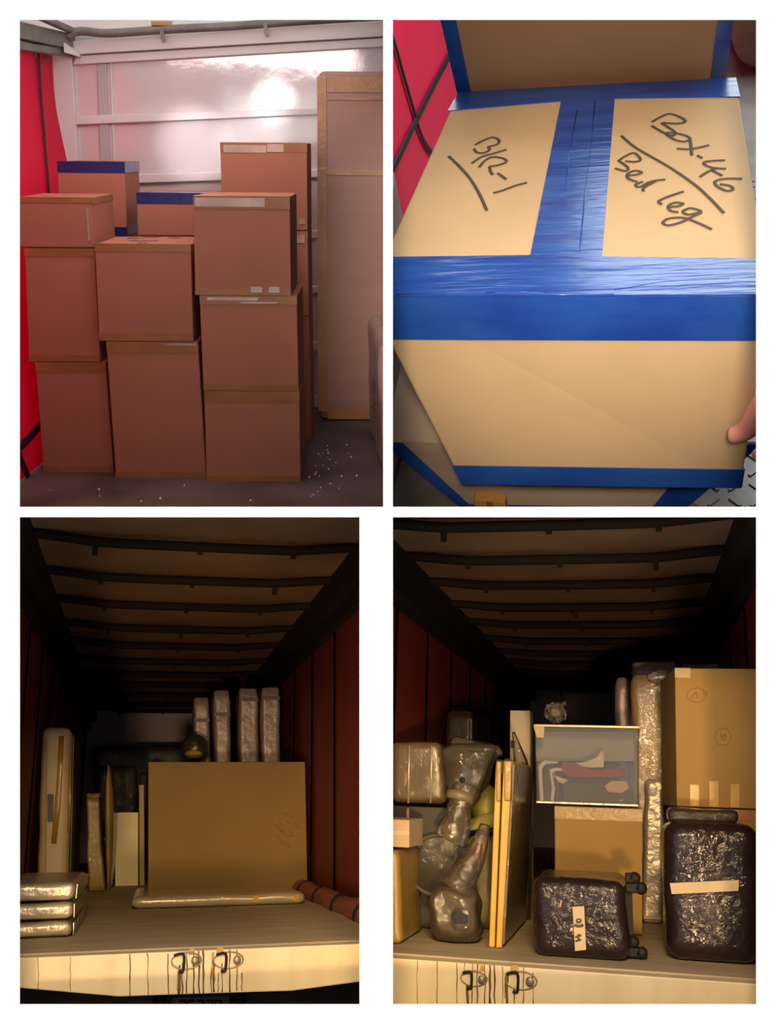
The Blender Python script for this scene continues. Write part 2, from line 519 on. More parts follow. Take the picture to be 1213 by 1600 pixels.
# ------------------------------------------------------------------ box with four-sided faces
class Hex:
    def __init__(s, c):
        s.c = [Vector(q) for q in c]      # front bl br tr tl, back bl br tr tl
        a = s.c
        s.faces = {'front': (a[0], a[1], a[2], a[3]), 'top': (a[3], a[2], a[6], a[7]), 'right': (a[1], a[5], a[6], a[2]), 'left': (a[4], a[0], a[3], a[7]), 'back': (a[5], a[4], a[7], a[6])}

    def base(s):
        b = (s.c[0] + s.c[1] + s.c[4] + s.c[5]) / 4
        return b

    def pt(s, face, a, b, off=0.0):
        q = s.faces[face]
        n = (q[1] - q[0]).cross(q[3] - q[0]).normalized()
        return lerp(lerp(q[0], q[1], a), lerp(q[3], q[2], a), b) + n * off

    def patch(s, mb, face, a0, a1, b0, b1, th=0.0025, lift=0.0003):
        lo = [s.pt(face, a, b, lift + th) for a, b in ((a0, b0), (a1, b0), (a1, b1), (a0, b1))]
        hi = [s.pt(face, a, b, lift) for a, b in ((a0, b0), (a1, b0), (a1, b1), (a0, b1))]
        mb.hexa(lo + hi)
        return mb

    def body(s):
        return MB().hexa(s.c)


def front_hex(bay, tl, tr, br, bl, y, depth, zb=None, zt=None, back=(0, 0), yr=None):
    """block whose front face shows at four pixels on the plane y (yr: depth at its right side), level top and bottom"""
    yl, yr = y, (y if yr is None else yr)
    P = [bay.p(*bl, y=yl), bay.p(*br, y=yr), bay.p(*tr, y=yr), bay.p(*tl, y=yl)]
    if zb is None:
        zb = (P[0].z + P[1].z) / 2
    if zt is None:
        zt = (P[2].z + P[3].z) / 2
    P[0].z = P[1].z = zb
    P[2].z = P[3].z = zt
    n = Vector((-(P[1].y - P[0].y), P[1].x - P[0].x, 0)).normalized()
    sh = n * depth + Vector((back[0], back[1], 0))
    return Hex(P + [q + sh for q in P])


GAP = 0.004


def carton(bay, name, label, hx, card, tapes=(), group=None, cat='carton', bevel=0.006):
    t = Thing(bay, hx.base(), name, label, cat, group)
    t.part('body', hx.body(), card, bevel=bevel)
    for (tname, tm, patches) in tapes:
        mb = MB()
        for pc in patches:
            hx.patch(mb, *pc)
        t.part(tname, mb, tm)
    return t


def catmull(pts, n=6):
    out = []
    P = [Vector(p) for p in pts]
    for i in range(len(P) - 1):
        a, b, c, d = P[max(i - 1, 0)], P[i], P[i + 1], P[min(i + 2, len(P) - 1)]
        for k in range(n):
            t = k / n
            out.append(0.5 * ((2 * b) + (c - a) * t + (2 * a - 5 * b + 4 * c - d) * t * t + (3 * b - a - 3 * c + d) * t ** 3))
    out.append(P[-1])
    return out


def words_of(t, fn, groups, r, m, **k):
    for g_ in groups:
        t.part('handwriting', strokes(fn, g_, r, **k), m, True)


def strokes(fn, lines, r, up=(0, 0, 1), flat=0.25, sm=True):
    mb = MB()
    for ln in lines:
        pts = catmull([Vector((*q, 0)) for q in ln]) if sm and len(ln) > 2 else [Vector((*q, 0)) for q in ln]
        mb.tube([fn(q.x, q.y) for q in pts], r, seg=6, flat=flat, up=up)
    return mb


# ------------------------------------------------------------------ white wall with four openings; added black shell keeps sky light off the bays
WY0, WY1 = 4.35, 4.41


def wall_piece(mb, u0, v0, u1, v1):
    fr = [wpx(u0, v1, WY0), wpx(u1, v1, WY0), wpx(u1, v0, WY0), wpx(u0, v0, WY0)]
    bk = [wpx(u0, v1, WY1), wpx(u1, v1, WY1), wpx(u1, v0, WY1), wpx(u0, v0, WY1)]
    mb.hexa(fr + bk)


mb = MB()
for r in ((-420, -420, 1633, 31), (-420, 1569, 1633, 2020), (-420, 31, 31, 1569), (1182, 31, 1633, 1569), (599, 31, 614, 792), (562, 808, 614, 1569), (31, 792, 1182, 808)):
    wall_piece(mb, *r)
struct(None, 'wall_front', mb, WHITE_WALL)
mb = MB().box((-0.01, 4.42, 0.2), (0.01, 27, 19.8))
struct(None, 'wall_divider', mb, LIGHT_SHELL)
mb = MB().box((-11.8, 4.42, 9.99), (-0.012, 27, 10.01))
struct(None, 'wall_divider', mb, LIGHT_SHELL)
mb = MB().box((0.012, 4.42, 9.99), (11.8, 27, 10.01))
struct(None, 'wall_divider', mb, LIGHT_SHELL)
struct(None, 'floor', MB().box((-12, 4.42, -0.2), (12, 27, 0.0)), LIGHT_SHELL)  # floor to back wall: unseen sides of the added light-blocking shell
struct(None, 'ceiling', MB().box((-12, 4.42, 20.0), (12, 27, 20.2)), LIGHT_SHELL)
struct(None, 'wall_left', MB().box((-12.2, 4.42, 0), (-12, 27, 20)), LIGHT_SHELL)
struct(None, 'wall_right', MB().box((12, 4.42, 0), (12.2, 27, 20)), LIGHT_SHELL)
struct(None, 'wall_back', MB().box((-12, 27, 0), (12, 27.2, 20)), LIGHT_SHELL)
# front of the added shell beyond the white wall
mb = MB()
mb.box((-12, 4.42, 0), (-2.83, 4.5, 20)).box((2.83, 4.42, 0), (12, 4.5, 20)).box((-2.83, 4.42, 0), (2.83, 4.5, 6.6)).box((-2.83, 4.42, 13.4), (2.83, 4.5, 20))
struct(None, 'wall_front', mb, LIGHT_SHELL)

# ------------------------------------------------------------------ upper left bay: brown cartons in front of a white bulkhead
B1 = Bay(590, 220, 0.005, 0, -1, 1)
B1.set_h(-B1.p(395, 752, y=6.0).z)
yw1 = B1.p(490, 637, z=0).y
zc = B1.p(200, 40, y=yw1).z
struct(B1, 'floor', MB().box((-3.2, 3.5, -0.1), (1.4, yw1 + 0.4, 0)), FLOOR1)
mb = MB().box((-2.75, yw1, 0), (1.6, yw1 + 0.06, zc + 0.05))
bulk = struct(B1, 'wall_back', mb, PANEL)


def wall_strip(name, tl, tr, br, bl, th, m, y=None):
    y = yw1 if y is None else y
    q = [B1.p(*c, y=y - th) for c in (bl, br, tr, tl)]
    b = [c + Vector((0, th - 0.001, 0)) for c in q]
    return struct(B1, name, MB().hexa(q + b), m, bevel=0.006)


wall_strip('trim_1', (112, 64), (612, 31), (612, 56), (118, 85), 0.10, PANEL_TRIM)
wall_strip('trim_2', (118, 87), (612, 58), (612, 72), (114, 101), 0.06, PANEL_TRIM)
wall_strip('trim_3', (117, 181), (500, 169), (500, 179), (118, 195), 0.05, PANEL_TRIM)
wall_strip('trim_4', (190, 273), (500, 264), (500, 277), (190, 287), 0.05, PANEL_TRIM)
wall_strip('trim_5', (151, 96), (166, 95), (178, 420), (162, 420), 0.025, mat('grey_painted_post', (0.46, 0.43, 0.44), 0.4, spec=0.5))
wall_strip('trim_6', (171, 95), (174, 95), (187, 420), (183, 420), 0.02, PANEL_TRIM)
wall_strip('trim_7', (80, 85), (112, 85), (132, 420), (100, 420), 0.05, PANEL_TRIM)
wall_strip('trim_8', (484, 360), (497, 360), (497, 372), (484, 372), 0.03, PANEL_TRIM)
wall_strip('trim_9', (486, 448), (498, 447), (498, 458), (486, 459), 0.03, PANEL_TRIM)
wall_strip('trim_10', (487, 535), (498, 534), (498, 547), (487, 548), 0.03, PANEL_TRIM)
wall_strip('trim_11', (487, 620), (498, 619), (498, 636), (487, 637), 0.03, PANEL_TRIM)
# roof tarpaulin with its beam and hooks
mb = MB()
nx = 12
z_t = B1.p(240, 34, y=yw1 - 0.5).z + 0.06
struct(B1, 'ceiling', MB().box((-3.0, yw1 - 1.25, z_t), (1.6, yw1 + 0.3, z_t + 0.02)), TARP)
yb = yw1 - 0.16
bp_ = [B1.p(106, 58, y=yb), B1.p(118, 50, y=yb), B1.p(135, 49, y=yb), B1.p(170, 52, y=yb), B1.p(260, 46, y=yb), B1.p(360, 41, y=yb), B1.p(470, 33, y=yb), B1.p(620, 24, y=yb)]
beam = struct(B1, 'ceiling_beam', MB().tube(catmull(bp_, 4), 0.028, 8), GREY_METAL, smooth=True)
for (u, v) in ((253, 47), (415, 38)):
    a = B1.p(u, v - 2, y=yb - 0.03)
    hk = MB().bar(a, a + Vector((0.0, 0, -0.055)), 0.025, 0.02, (0, 1, 0)).bar(a + Vector((0, 0, -0.055)), a + Vector((0.012, 0, -0.085)), 0.025, 0.02, (0, 1, 0))
    struct(B1, 'hook', hk, GREY_METAL, parent=beam, clip=False)
a = B1.p(253, 37, y=yb)
struct(B1, 'clip', MB().box(a - Vector((0.07, 0.02, 0.012)), a + Vector((0.07, 0.02, 0.014))), mat('yellow_brown_tape', (0.45, 0.26, 0.08), 0.5), parent=beam, clip=False)
lamp('roof_daylight', 'AREA', B1.M @ Vector((-0.8, yw1 - 0.5, z_t + 0.5)), B1.M @ Vector((-0.8, yw1 - 0.5, z_t)), 55, (1.0, 0.98, 0.95), 3.4, 1.4)
# spots added inside the bay to throw bright patches on the bulkhead
for (u, v, w_, e_) in ((305, 226, 19, 120), (428, 160, 13, 34), (395, 212, 20, 60), (285, 190, 12, 20)):
    lamp('bulkhead_patch_spot', 'SPOT', B1.M @ Vector((-0.9, yw1 - 1.9, 2.35)), B1.M @ B1.p(u, v, y=yw1), e_, (1.0, 0.97, 0.97), 0.03, cone=math.radians(w_), blend=1.0)
# side rail and bracket in the top corner
xr = B1.p(60, 75, y=yw1).x
railz = B1.p(110, 72, y=yw1 - 0.1).z
mb = MB()
q0, q1 = B1.p(18, 46, y=yw1 - 0.8), B1.p(108, 66, y=yw1 - 0.05)
mb.bar(q0, q1, 0.10, 0.10)
mb.bar(q0 + Vector((0.12, 0, 0.10)), q1 + Vector((0.06, 0, 0.06)), 0.05, 0.04)
mb.bar(q0 + Vector((0.0, 0, -0.09)), q1 + Vector((0.0, 0, -0.07)), 0.06, 0.05)
struct(B1, 'trim_12', mb, GREY_METAL, bevel=0.008)
a, b, c_ = B1.p(99, 66, y=yw1 - 0.25), B1.p(124, 84, y=yw1 - 0.11), B1.p(100, 82, y=yw1 - 0.25)
mb = MB().hexa([c_, b + Vector((0, -0.01, -0.02)), b, a, c_ + Vector((0, 0.13, 0)), b + Vector((0, 0.1, -0.02)), b + Vector((0, 0.1, 0)), a + Vector((0, 0.13, 0))])
struct(B1, 'trim_13', mb, PANEL_TRIM, bevel=0.004)
# red curtain on the left side with its straps
xt = B1.p(80, 100, y=yw1 - 0.05).x
xb = B1.p(66, 738, z=0).x - 0.05
yc = B1.p(66, 738, z=0).y


def cx1(z, y):
    base = lerp(xb, xt, max(0.0, min(1.0, z / 2.2)))
    return base + 0.02 * math.sin(y * 4.0 + z) + 0.015 * math.sin(z * 5)


mb = MB()
ny, nz = 24, 20
ztop = B1.p(60, 78, y=yw1 - 0.2).z
vs = [(cx1(ztop * k / nz, 4.4 + (yw1 - 4.42) * j / ny), 4.4 + (yw1 - 4.42) * j / ny, 0.012 + ztop * k / nz) for j in range(ny + 1) for k in range(nz + 1)]
vs2 = [(x - 0.02, y, z) for x, y, z in vs]
fs = []
for j in range(ny):
    for k in range(nz):
        i = j * (nz + 1) + k
        fs.append((i, i + nz + 1, i + nz + 2, i + 1))
cur = struct(B1, 'wall_left', MB().add(vs, fs).add(vs2, fs), RED, smooth=True)


def curtain_strap(pix, r, x_off=0.012):
    pts = []
    for (u, v) in pix:
        x = (xb + xt) / 2
        for _ in range(6):
            q = B1.p(u, v, x=x)
            x = cx1(q.z, q.y) + x_off
        pts.append(B1.p(u, v, x=x))
    return MB().tube(catmull(pts, 5), r, 8, flat=0.3, up=(1, 0, 0))


for pix, r in ((((60, 84), (66, 170), (73, 255), (77, 310)), 0.02), (((20, 708), (40, 690), (64, 664)), 0.03), (((28, 700), (36, 725), (52, 762)), 0.03)):
    struct(B1, 'strap', curtain_strap(pix, r), STRAP, smooth=True, parent=cur, clip=True)
mb = MB()
for (u, v) in ((51, 66), (70, 76)):
    a = B1.p(u, v - 6, y=yw1 - 0.45 if u < 60 else yw1 - 0.25)
    mb = MB().bar(a, a + Vector((0, 0, -0.11)), 0.035, 0.015, (0, 1, 0))
    struct(B1, 'curtain_roller', mb, GREY_METAL, parent=cur, clip=False)

lamp('curtain_daylight', 'AREA', B1.M @ Vector((xb - 0.9, yw1 - 1.6, 1.3)), B1.M @ Vector((xb, yw1 - 1.6, 1.3)), 36, (1.0, 0.9, 0.9), 2.6, 2.4)
EDGE_TAPES = lambda top=0.07, bot=0.06: (('front', 0, 1, 1 - top, 0.999), ('front', 0, 1, 0.001, bot))


def face_tapes(m, *pcs):
    return ('tape_strip', m, list(pcs))


# front right stack of three
A_ = front_hex(B1, (319, 612), (468, 610), (470, 754), (323, 752), 6.0, 0.5, zb=0)
carton(B1, 'carton', 'brown taped carton on the metal floor, bottom of the front right stack of three', A_, CARD1, [face_tapes(TAPE1, ('front', 0, 1, 0.88, 0.999), ('top', 0, 1, 0.001, 0.1)), face_tapes(TAPE1, ('front', 0, 1, 0.001, 0.07))], 'front row of brown cartons')
zA = A_.c[2].z + GAP
Bx = front_hex(B1, (312, 464), (464, 461), (467, 610), (318, 611), 6.0, 0.5, zb=zA)
carton(B1, 'carton', 'brown taped carton in the middle of the front right stack of three', Bx, CARD1, [('clear_tape_shine', GLOSSTAPE1, [('front', 0.08, 0.60, 0.955, 0.985, 0.004)]), ('clear_tape_shine', GLOSSTAPE1, [('front', 0.42, 0.80, 0.925, 0.94, 0.004)]), face_tapes(TAPE1, ('front', 0, 1, 0.91, 0.999), ('top', 0, 1, 0.001, 0.1)), face_tapes(TAPE1, ('front', 0, 1, 0.001, 0.07))], 'front row of brown cartons')  # the pale glossy strips are highlights painted along the top tape
zB = Bx.c[2].z + GAP
Cx = front_hex(B1, (302, 308), (453, 306), (455, 458), (305, 460), 6.0, 0.5, zb=zB)
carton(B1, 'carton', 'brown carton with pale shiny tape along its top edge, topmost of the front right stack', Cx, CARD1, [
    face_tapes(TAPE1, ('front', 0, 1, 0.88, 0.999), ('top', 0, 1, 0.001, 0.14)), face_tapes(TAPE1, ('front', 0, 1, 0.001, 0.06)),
    ('clear_tape_shine', GLOSSTAPE1, [('front', 0.02, 0.74, 0.90, 0.985, 0.004)]), ('tape_patch', GLOSSTAPE1, [('front', 0.58, 0.70, 0.03, 0.09, 0.004)]), ('tape_patch', GLOSSTAPE1, [('front', 0.77, 0.88, 0.03, 0.09, 0.004)])], 'front row of brown cartons')
# front middle stack of two
yD = B1.p(250, 747, z=0).y
Dx = front_hex(B1, (166, 535), (309, 533), (323, 748), (181, 746), yD, 0.5, zb=0)
carton(B1, 'carton', 'tall brown carton standing on the floor under the scribbled carton', Dx, CARD1, [('clear_tape_shine', GLOSSTAPE1, [('front', 0.66, 0.98, 0.975, 0.99, 0.004)]), face_tapes(TAPE1, ('front', 0, 1, 0.92, 0.999)), face_tapes(TAPE1, ('front', 0, 1, 0.001, 0.05))], 'front row of brown cartons')  # pale glossy strip paints a highlight on the top tape
zD = Dx.c[2].z + GAP
Ex = front_hex(B1, (148, 383), (298, 381), (302, 530), (155, 531), yD, 0.5, zb=zD)
tE = carton(B1, 'carton', 'brown carton with faint scribbles on its top, on the tall front carton', Ex, CARD1, [face_tapes(TAPE1, ('front', 0, 1, 0.93, 0.999), ('top', 0, 1, 0.001, 0.08)), face_tapes(TAPE1, ('front', 0, 1, 0.001, 0.09))], 'front row of brown cartons')
zt_ = Ex.c[2].z + 0.002
sc = [[(200, 372.6), (206, 371.8), (213, 372.8), (216, 372)], [(202, 376.5), (210, 375.5), (218, 376.8), (226, 375.6), (232, 376.6), (248, 375.8)], [(222, 370), (240, 370.6), (252, 369.4)], [(264, 371.5), (272, 371), (281, 372)], [(214, 380), (224, 379), (231, 380.5)]]
words_of(tE, lambda u, v: B1.p(u, v, z=zt_), [[l_] for l_ in sc], 0.006, INK)
# left stack
yF = B1.p(120, 738, z=0).y
Fx = front_hex(B1, (55, 566), (165, 566), (178, 737), (68, 737), yF, 0.52, zb=0)
carton(B1, 'carton', 'reddish brown carton on the floor beside the red curtain, bottom of the left stack', Fx, CARD1, [face_tapes(TAPE1, ('front', 0, 1, 0.91, 0.999)), face_tapes(TAPE1, ('front', 0, 1, 0.001, 0.06))], 'left stack of brown cartons')
zF = Fx.c[2].z + GAP
G2 = front_hex(B1, (38, 389), (147, 387), (157, 565), (45, 562), yF, 0.52, zb=zF)
carton(B1, 'carton', 'tall brown carton in the middle of the left stack beside the red curtain', G2, CARD1, [face_tapes(TAPE1, ('front', 0, 1, 0.93, 0.999)), face_tapes(TAPE1, ('front', 0, 1, 0.001, 0.06))], 'left stack of brown cartons')
zG = G2.c[2].z + GAP
G1 = front_hex(B1, (24, 310), (141, 308), (147, 386), (30, 388), yF, 0.52, zb=zG)
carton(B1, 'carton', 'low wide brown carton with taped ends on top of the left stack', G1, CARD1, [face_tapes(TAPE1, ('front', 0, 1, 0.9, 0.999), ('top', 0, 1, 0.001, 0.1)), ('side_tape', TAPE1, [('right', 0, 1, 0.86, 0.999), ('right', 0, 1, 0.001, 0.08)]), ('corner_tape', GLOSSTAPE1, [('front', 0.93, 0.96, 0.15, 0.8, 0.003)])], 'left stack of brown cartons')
# second row
yJ = B1.p(478, 689, z=0).y
J3 = front_hex(B1, (352, 495), (483, 494), (487, 689), (355, 689), yJ, 0.42, zb=0)
carton(B1, 'carton', 'brown carton on the floor behind the front right stack, showing only its side strip', J3, CARD1, [face_tapes(TAPE1, ('front', 0, 1, 0.95, 0.999)), face_tapes(TAPE1, ('front', 0, 1, 0.001, 0.04))], 'second row of brown cartons')
zJ3 = J3.c[2].z + GAP
J2 = front_hex(B1, (350, 361), (481, 360), (483, 492), (352, 492), yJ, 0.42, zb=zJ3)
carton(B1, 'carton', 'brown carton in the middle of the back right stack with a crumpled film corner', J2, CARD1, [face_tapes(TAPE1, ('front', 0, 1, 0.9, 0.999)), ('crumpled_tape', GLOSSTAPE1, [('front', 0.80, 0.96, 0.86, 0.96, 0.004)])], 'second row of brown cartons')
zJ2 = J2.c[2].z + GAP
J1 = front_hex(B1, (344, 226), (480, 221), (481, 357), (348, 359), yJ, 0.42, zb=zJ2)
carton(B1, 'carton', 'brown carton on top of the back right stack, the highest against the white bulkhead', J1, CARD1, [
    face_tapes(TAPE1, ('front', 0, 1, 0.90, 0.999), ('top', 0, 1, 0.001, 0.12)), ('clear_tape_shine', GLOSSTAPE1, [('front', 0.04, 0.53, 0.89, 0.975, 0.004)]), ('clear_tape_shine', GLOSSTAPE1, [('front', 0.54, 0.73, 0.90, 0.99, 0.004)]), ('tape_patch', GLOSSTAPE1, [('front', 0.90, 0.97, 0.07, 0.14, 0.004)])], 'second row of brown cartons')
yI = yJ - 0.1
Ix = front_hex(B1, (213, 304), (338, 300), (341, 368), (216, 369), yI, 0.40)
zI = Ix.c[0].z
I0 = front_hex(B1, (216, 372), (341, 371), (349, 700), (226, 700), yI, 0.40, zb=0, zt=zI - GAP)
carton(B1, 'carton', 'brown carton under the low blue-taped carton of the second row', I0, CARD1, [face_tapes(TAPE1, ('front', 0, 1, 0.95, 0.999))], 'second row of brown cartons')
carton(B1, 'carton', 'brown carton with blue tape round its top, behind the scribbled front carton', Ix, CARD1, [('blue_tape', NAVY, [('front', 0, 1, 0.75, 0.999), ('top', 0, 1, 0.001, 0.3)])], 'blue-taped cartons in the second row')
yH = yJ + 0.02
Hx = front_hex(B1, (89, 254), (194, 252), (199, 367), (95, 369), yH, 0.42)
zH = Hx.c[0].z
H0 = front_hex(B1, (112, 372), (200, 371), (212, 705), (132, 705), yH, 0.42, zb=0, zt=zH - GAP)
carton(B1, 'carton', 'brown carton under the tall blue-taped carton in the back corner', H0, CARD1, [face_tapes(TAPE1, ('front', 0, 1, 0.95, 0.999))], 'second row of brown cartons')
carton(B1, 'carton', 'brown carton with blue tape at top and bottom, at the back by the red curtain', Hx, CARD1, [('blue_tape', NAVY, [('front', 0, 1, 0.855, 0.999), ('right', 0, 1, 0.855, 0.999), ('top', 0, 1, 0.001, 0.2)]), ('blue_tape', NAVY, [('front', 0, 1, 0.001, 0.12), ('right', 0, 1, 0.001, 0.14)])], 'blue-taped cartons in the second row')
# tall wrapped panel
yK = B1.p(530, 657, z=0).y
Kx = front_hex(B1, (495, 117), (640, 105), (640, 657), (497, 657), yK, 0.16, zb=0)
tK = Thing(B1, Kx.base(), 'wrapped_mattress', 'tall film-wrapped tan mattress carton with taped edges leaning by the white bulkhead', 'mattress')
tK.part('body', MB().soft(Kx.c, 0.06, 20, 0.004, 3.0, 1), WRAP_TAN, True)
for (a0, a1, b0, b1) in ((0.0, 0.105, 0.03, 0.985), (0.105, 1, 0.945, 0.985), (0.105, 1, 0.925, 0.93), (0.105, 1, 0.725, 0.74), (0.105, 1, 0.005, 0.04)):
    m_ = MB()
    Kx.patch(m_, 'front', a0 + 0.005, a1, b0, b1, 0.006, 0.001)
    tK.part('tape_strip', m_, WRAP_EDGE)
# wrapped bundle at the right edge
Lb = [B1.p(600, 752, z=0), B1.p(680, 752, z=0), B1.p(650, 675, z=0), B1.p(577, 676, z=0)]
zL = B1.p(574, 490, y=Lb[3].y).z
Lc = [Lb[0], Lb[1], Lb[1] + Vector((0.02, 0, zL)), Lb[0] + Vector((-0.04, 0, zL)), Lb[3], Lb[2], Lb[2] + Vector((0.0, 0, zL)), Lb[3] + Vector((-0.02, 0, zL))]
tL = Thing(B1, (Lb[0] + Lb[2]) / 2, 'wrapped_bundle', 'pinkish bubble-wrapped bundle with scribbles, beside the tall wrapped mattress', 'bundle')
tL.part('wrapping', MB().soft(Lc, 0.07, 18, 0.012, 4.0, 5), WRAP_PINK, True)
hL = Hex(Lc)
sc = [[(0.78, .62), (.66, .66), (.7, .55), (.55, .62)], [(.6, .6), (.5, .52), (.62, .48), (.45, .55)], [(.75, .5), (.6, .44), (.66, .4), (.5, .46)], [(.7, .38), (.58, .34), (.6, .42), (.42, .36)]]
tL.part('handwriting', strokes(lambda a, b: hL.pt('left', a, b, 0.012), sc, 0.006, up=(1, 0, 0)), INK, True)
rnd = random.Random(4)
mb = MB()
for k in range(34):
    u, v = rnd.choice([(rnd.uniform(490, 520), rnd.uniform(694, 760)), (rnd.uniform(480, 560), rnd.uniform(690, 780)), (rnd.uniform(75, 560), rnd.uniform(757, 787))])
    q = B1.p(u, v, z=0)
    r_ = rnd.uniform(0.003, 0.007)
    mb.blob(q + Vector((0, 0, r_ * 0.8)), (r_, r_, r_), 0.2, 2, k, 4, 6)
o = single(B1, B1.p(495, 700, z=0), 'foam_crumbs', 'white foam crumbs scattered on the dark metal floor', 'crumbs', mb, FOAM)
o['kind'] = 'stuff'

# ------------------------------------------------------------------ upper right bay: big blue-taped carton seen from above
B2 = Bay(1045, -1180, 0.03, 0, 1, 1)
yf2 = 4.05
S = {}
k2 = -B2.p(888, 462, y=yf2).z          # height of the eye over the carton's top
zb_rel = B2.p(940, 757, y=yf2).z
yL = B2.p(600, 690, z=zb_rel - 0.004).y
LOWER = zb_rel - 0.004 - B2.p(890, 801, y=yL).z
B2.set_h(-zb_rel + LOWER + 0.004)
zt2 = B2.p(888, 462, y=yf2).z
zb2 = LOWER + 0.004
top = [B2.p(572, 463, z=zt2), B2.p(1205, 461, z=zt2), B2.p(1151, 122, z=zt2), B2.p(716, 145, z=zt2)]
bot = [B2.p(722, 756, z=zb2), B2.p(1158, 762, z=zb2)]
bb = [top[3] + (bot[0] - top[0]), top[2] + (bot[1] - top[1])]
bb[0].z = bb[1].z = zb2
X2 = Hex([bot[0], bot[1], top[1], top[0], bb[0], bb[1], top[2], top[3]])
t2 = Thing(B2, X2.base(), 'carton', 'big cardboard carton with broad blue tape and black handwriting on its lid', 'carton', 'blue-taped cartons of the close view')
t2.part('body', X2.body(), CARD2, bevel=0.012)


def top2(u, v, dz=0.0):
    q = B2.p(u, v, z=zt2)
    q.z += dz
    return q


def top_poly(mb, pix, z0=0.001, z1=0.006, sub=1):
    lo = [top2(u, v, z0) for u, v in pix]
    hi = [top2(u, v, z1) for u, v in pix]
    n = len(pix)
    mb.add(lo + hi, [tuple(range(n))[::-1], tuple(range(n, 2 * n))] + [(i, (i + 1) % n, n + (i + 1) % n, n + i) for i in range(n)])
    return mb


t2.part('blue_tape', top_poly(MB(), [(700, 174), (716.5, 145.5), (930, 133.5), (1150.5, 122.5), (1157, 152), (961, 155), (877, 159)]), BLUE, label='blue tape along the back edge of the lid')
t2.part('blue_tape', top_poly(MB(), [(829, 400), (877, 159), (961, 155), (941, 402)]), BLUE, label='blue tape over the middle seam of the lid')
t2.part('blue_tape', top_poly(MB(), [(598, 403), (829, 400), (941, 402), (1195, 406), (1205, 461.5), (572, 463.5)], 0.001, 0.007), BLUE, label='blue tape along the front edge of the lid')
m_ = MB()
X2.patch(m_, 'front', 0, 1, 0.80, 0.999, 0.006, 0.0005)
t2.part('blue_tape', m_, BLUE, label='blue tape folded down the front')
m_ = MB()
X2.patch(m_, 'front', 0.0, 1, 0.001, 0.115, 0.006, 0.0005)
t2.part('blue_tape', m_, BLUE, label='blue tape along the bottom of the front')
m_ = MB()
X2.patch(m_, 'right', 0, 1, 0.001, 0.12, 0.006, 0.0005)
t2.part('blue_tape', m_, BLUE)
# wrinkles of tape along the front edge and the middle seam
for pix, r in (([(620, 462), (700, 460), (770, 458), (860, 461), (960, 462)], 0.007), ([(760, 458.5), (800, 457.5), (850, 460)], 0.007), ([(906, 395), (915, 300), (925, 215), (930, 160)], 0.004), ([(884, 300), (890, 240), (902, 175)], 0.004), ([(960, 455), (1040, 441), (1140, 437)], 0.0035), ([(690, 452), (760, 447), (850, 449)], 0.0035)):
    t2.part('tape_wrinkle', MB().tube([top2(u, v, 0.006) for u, v in pix], r, 8, 0.6), BLUE, True)

c5 = lambda x, y: top2(605 + x / 4, 20 + y / 4, 0.004)
c6 = lambda x, y: top2(895 + x / 4, 20 + y / 4, 0.004)
BR1 = [[(550, 830), (600, 803), (660, 782), (700, 800), (690, 825), (632, 842)], [(632, 840), (640, 862), (600, 880), (560, 875), (545, 852)], [(748, 858), (660, 885), (590, 905), (530, 945)],
       [(575, 970), (610, 930), (660, 905), (730, 915), (745, 935), (700, 955), (640, 965)], [(640, 965), (650, 1000), (665, 1015)], [(690, 1005), (720, 1025), (745, 1045)], [(875, 1065), (800, 1085), (720, 1115), (665, 1130)]]
UL1 = [[(385, 898), (450, 960), (520, 1040), (580, 1140), (625, 1240)]]
BOX46 = [[(495, 687), (550, 655), (610, 635), (690, 665), (700, 688), (640, 696), (560, 690)], [(495, 710), (560, 748), (620, 772), (642, 752), (600, 720), (555, 692)], [(640, 772), (592, 768), (600, 752), (690, 765), (735, 790), (700, 808), (640, 797), (592, 768)],
         [(650, 852), (740, 855), (855, 830)], [(735, 800), (742, 850), (745, 895)], [(780, 895), (810, 912)], [(955, 925), (880, 928), (825, 937), (830, 955), (880, 972), (960, 978)], [(905, 972), (840, 1000), (795, 1030)], [(862, 982), (935, 1022)],
         [(1060, 1040), (960, 1040), (892, 1056), (905, 1088), (960, 1115), (1002, 1108), (985, 1085), (920, 1074)]]
UL2 = [[(305, 772), (400, 850), (600, 965), (760, 1075), (860, 1165), (945, 1255)]]
BED = [[(285, 930), (330, 900), (385, 880), (425, 920), (390, 935), (330, 930)], [(290, 928), (345, 970), (330, 992), (265, 975)], [(335, 1022), (400, 1015), (432, 1002), (390, 990), (345, 1010), (350, 1040), (405, 1060)], [(440, 1058), (395, 1078), (420, 1092), (490, 1058), (580, 1045)], [(520, 1055), (445, 1098), (445, 1120)],
       [(695, 1120), (610, 1148), (540, 1180), (558, 1202)], [(600, 1218), (660, 1212), (690, 1196), (640, 1190), (600, 1210), (612, 1240), (662, 1250)], [(805, 1243), (740, 1225), (690, 1245), (725, 1265), (805, 1250), (745, 1280), (680, 1312), (600, 1332), (565, 1315), (600, 1290), (690, 1285), (780, 1315), (870, 1357)]]
for nm, lines, fn in (('handwriting', BR1, c5), ('handwritten_line', UL1, c5), ('handwriting', BOX46, c6), ('handwritten_line', UL2, c6), ('handwriting', BED, c6)):
    t2.part(nm, strokes(fn, lines, 0.0088, flat=0.12), INK2, True)

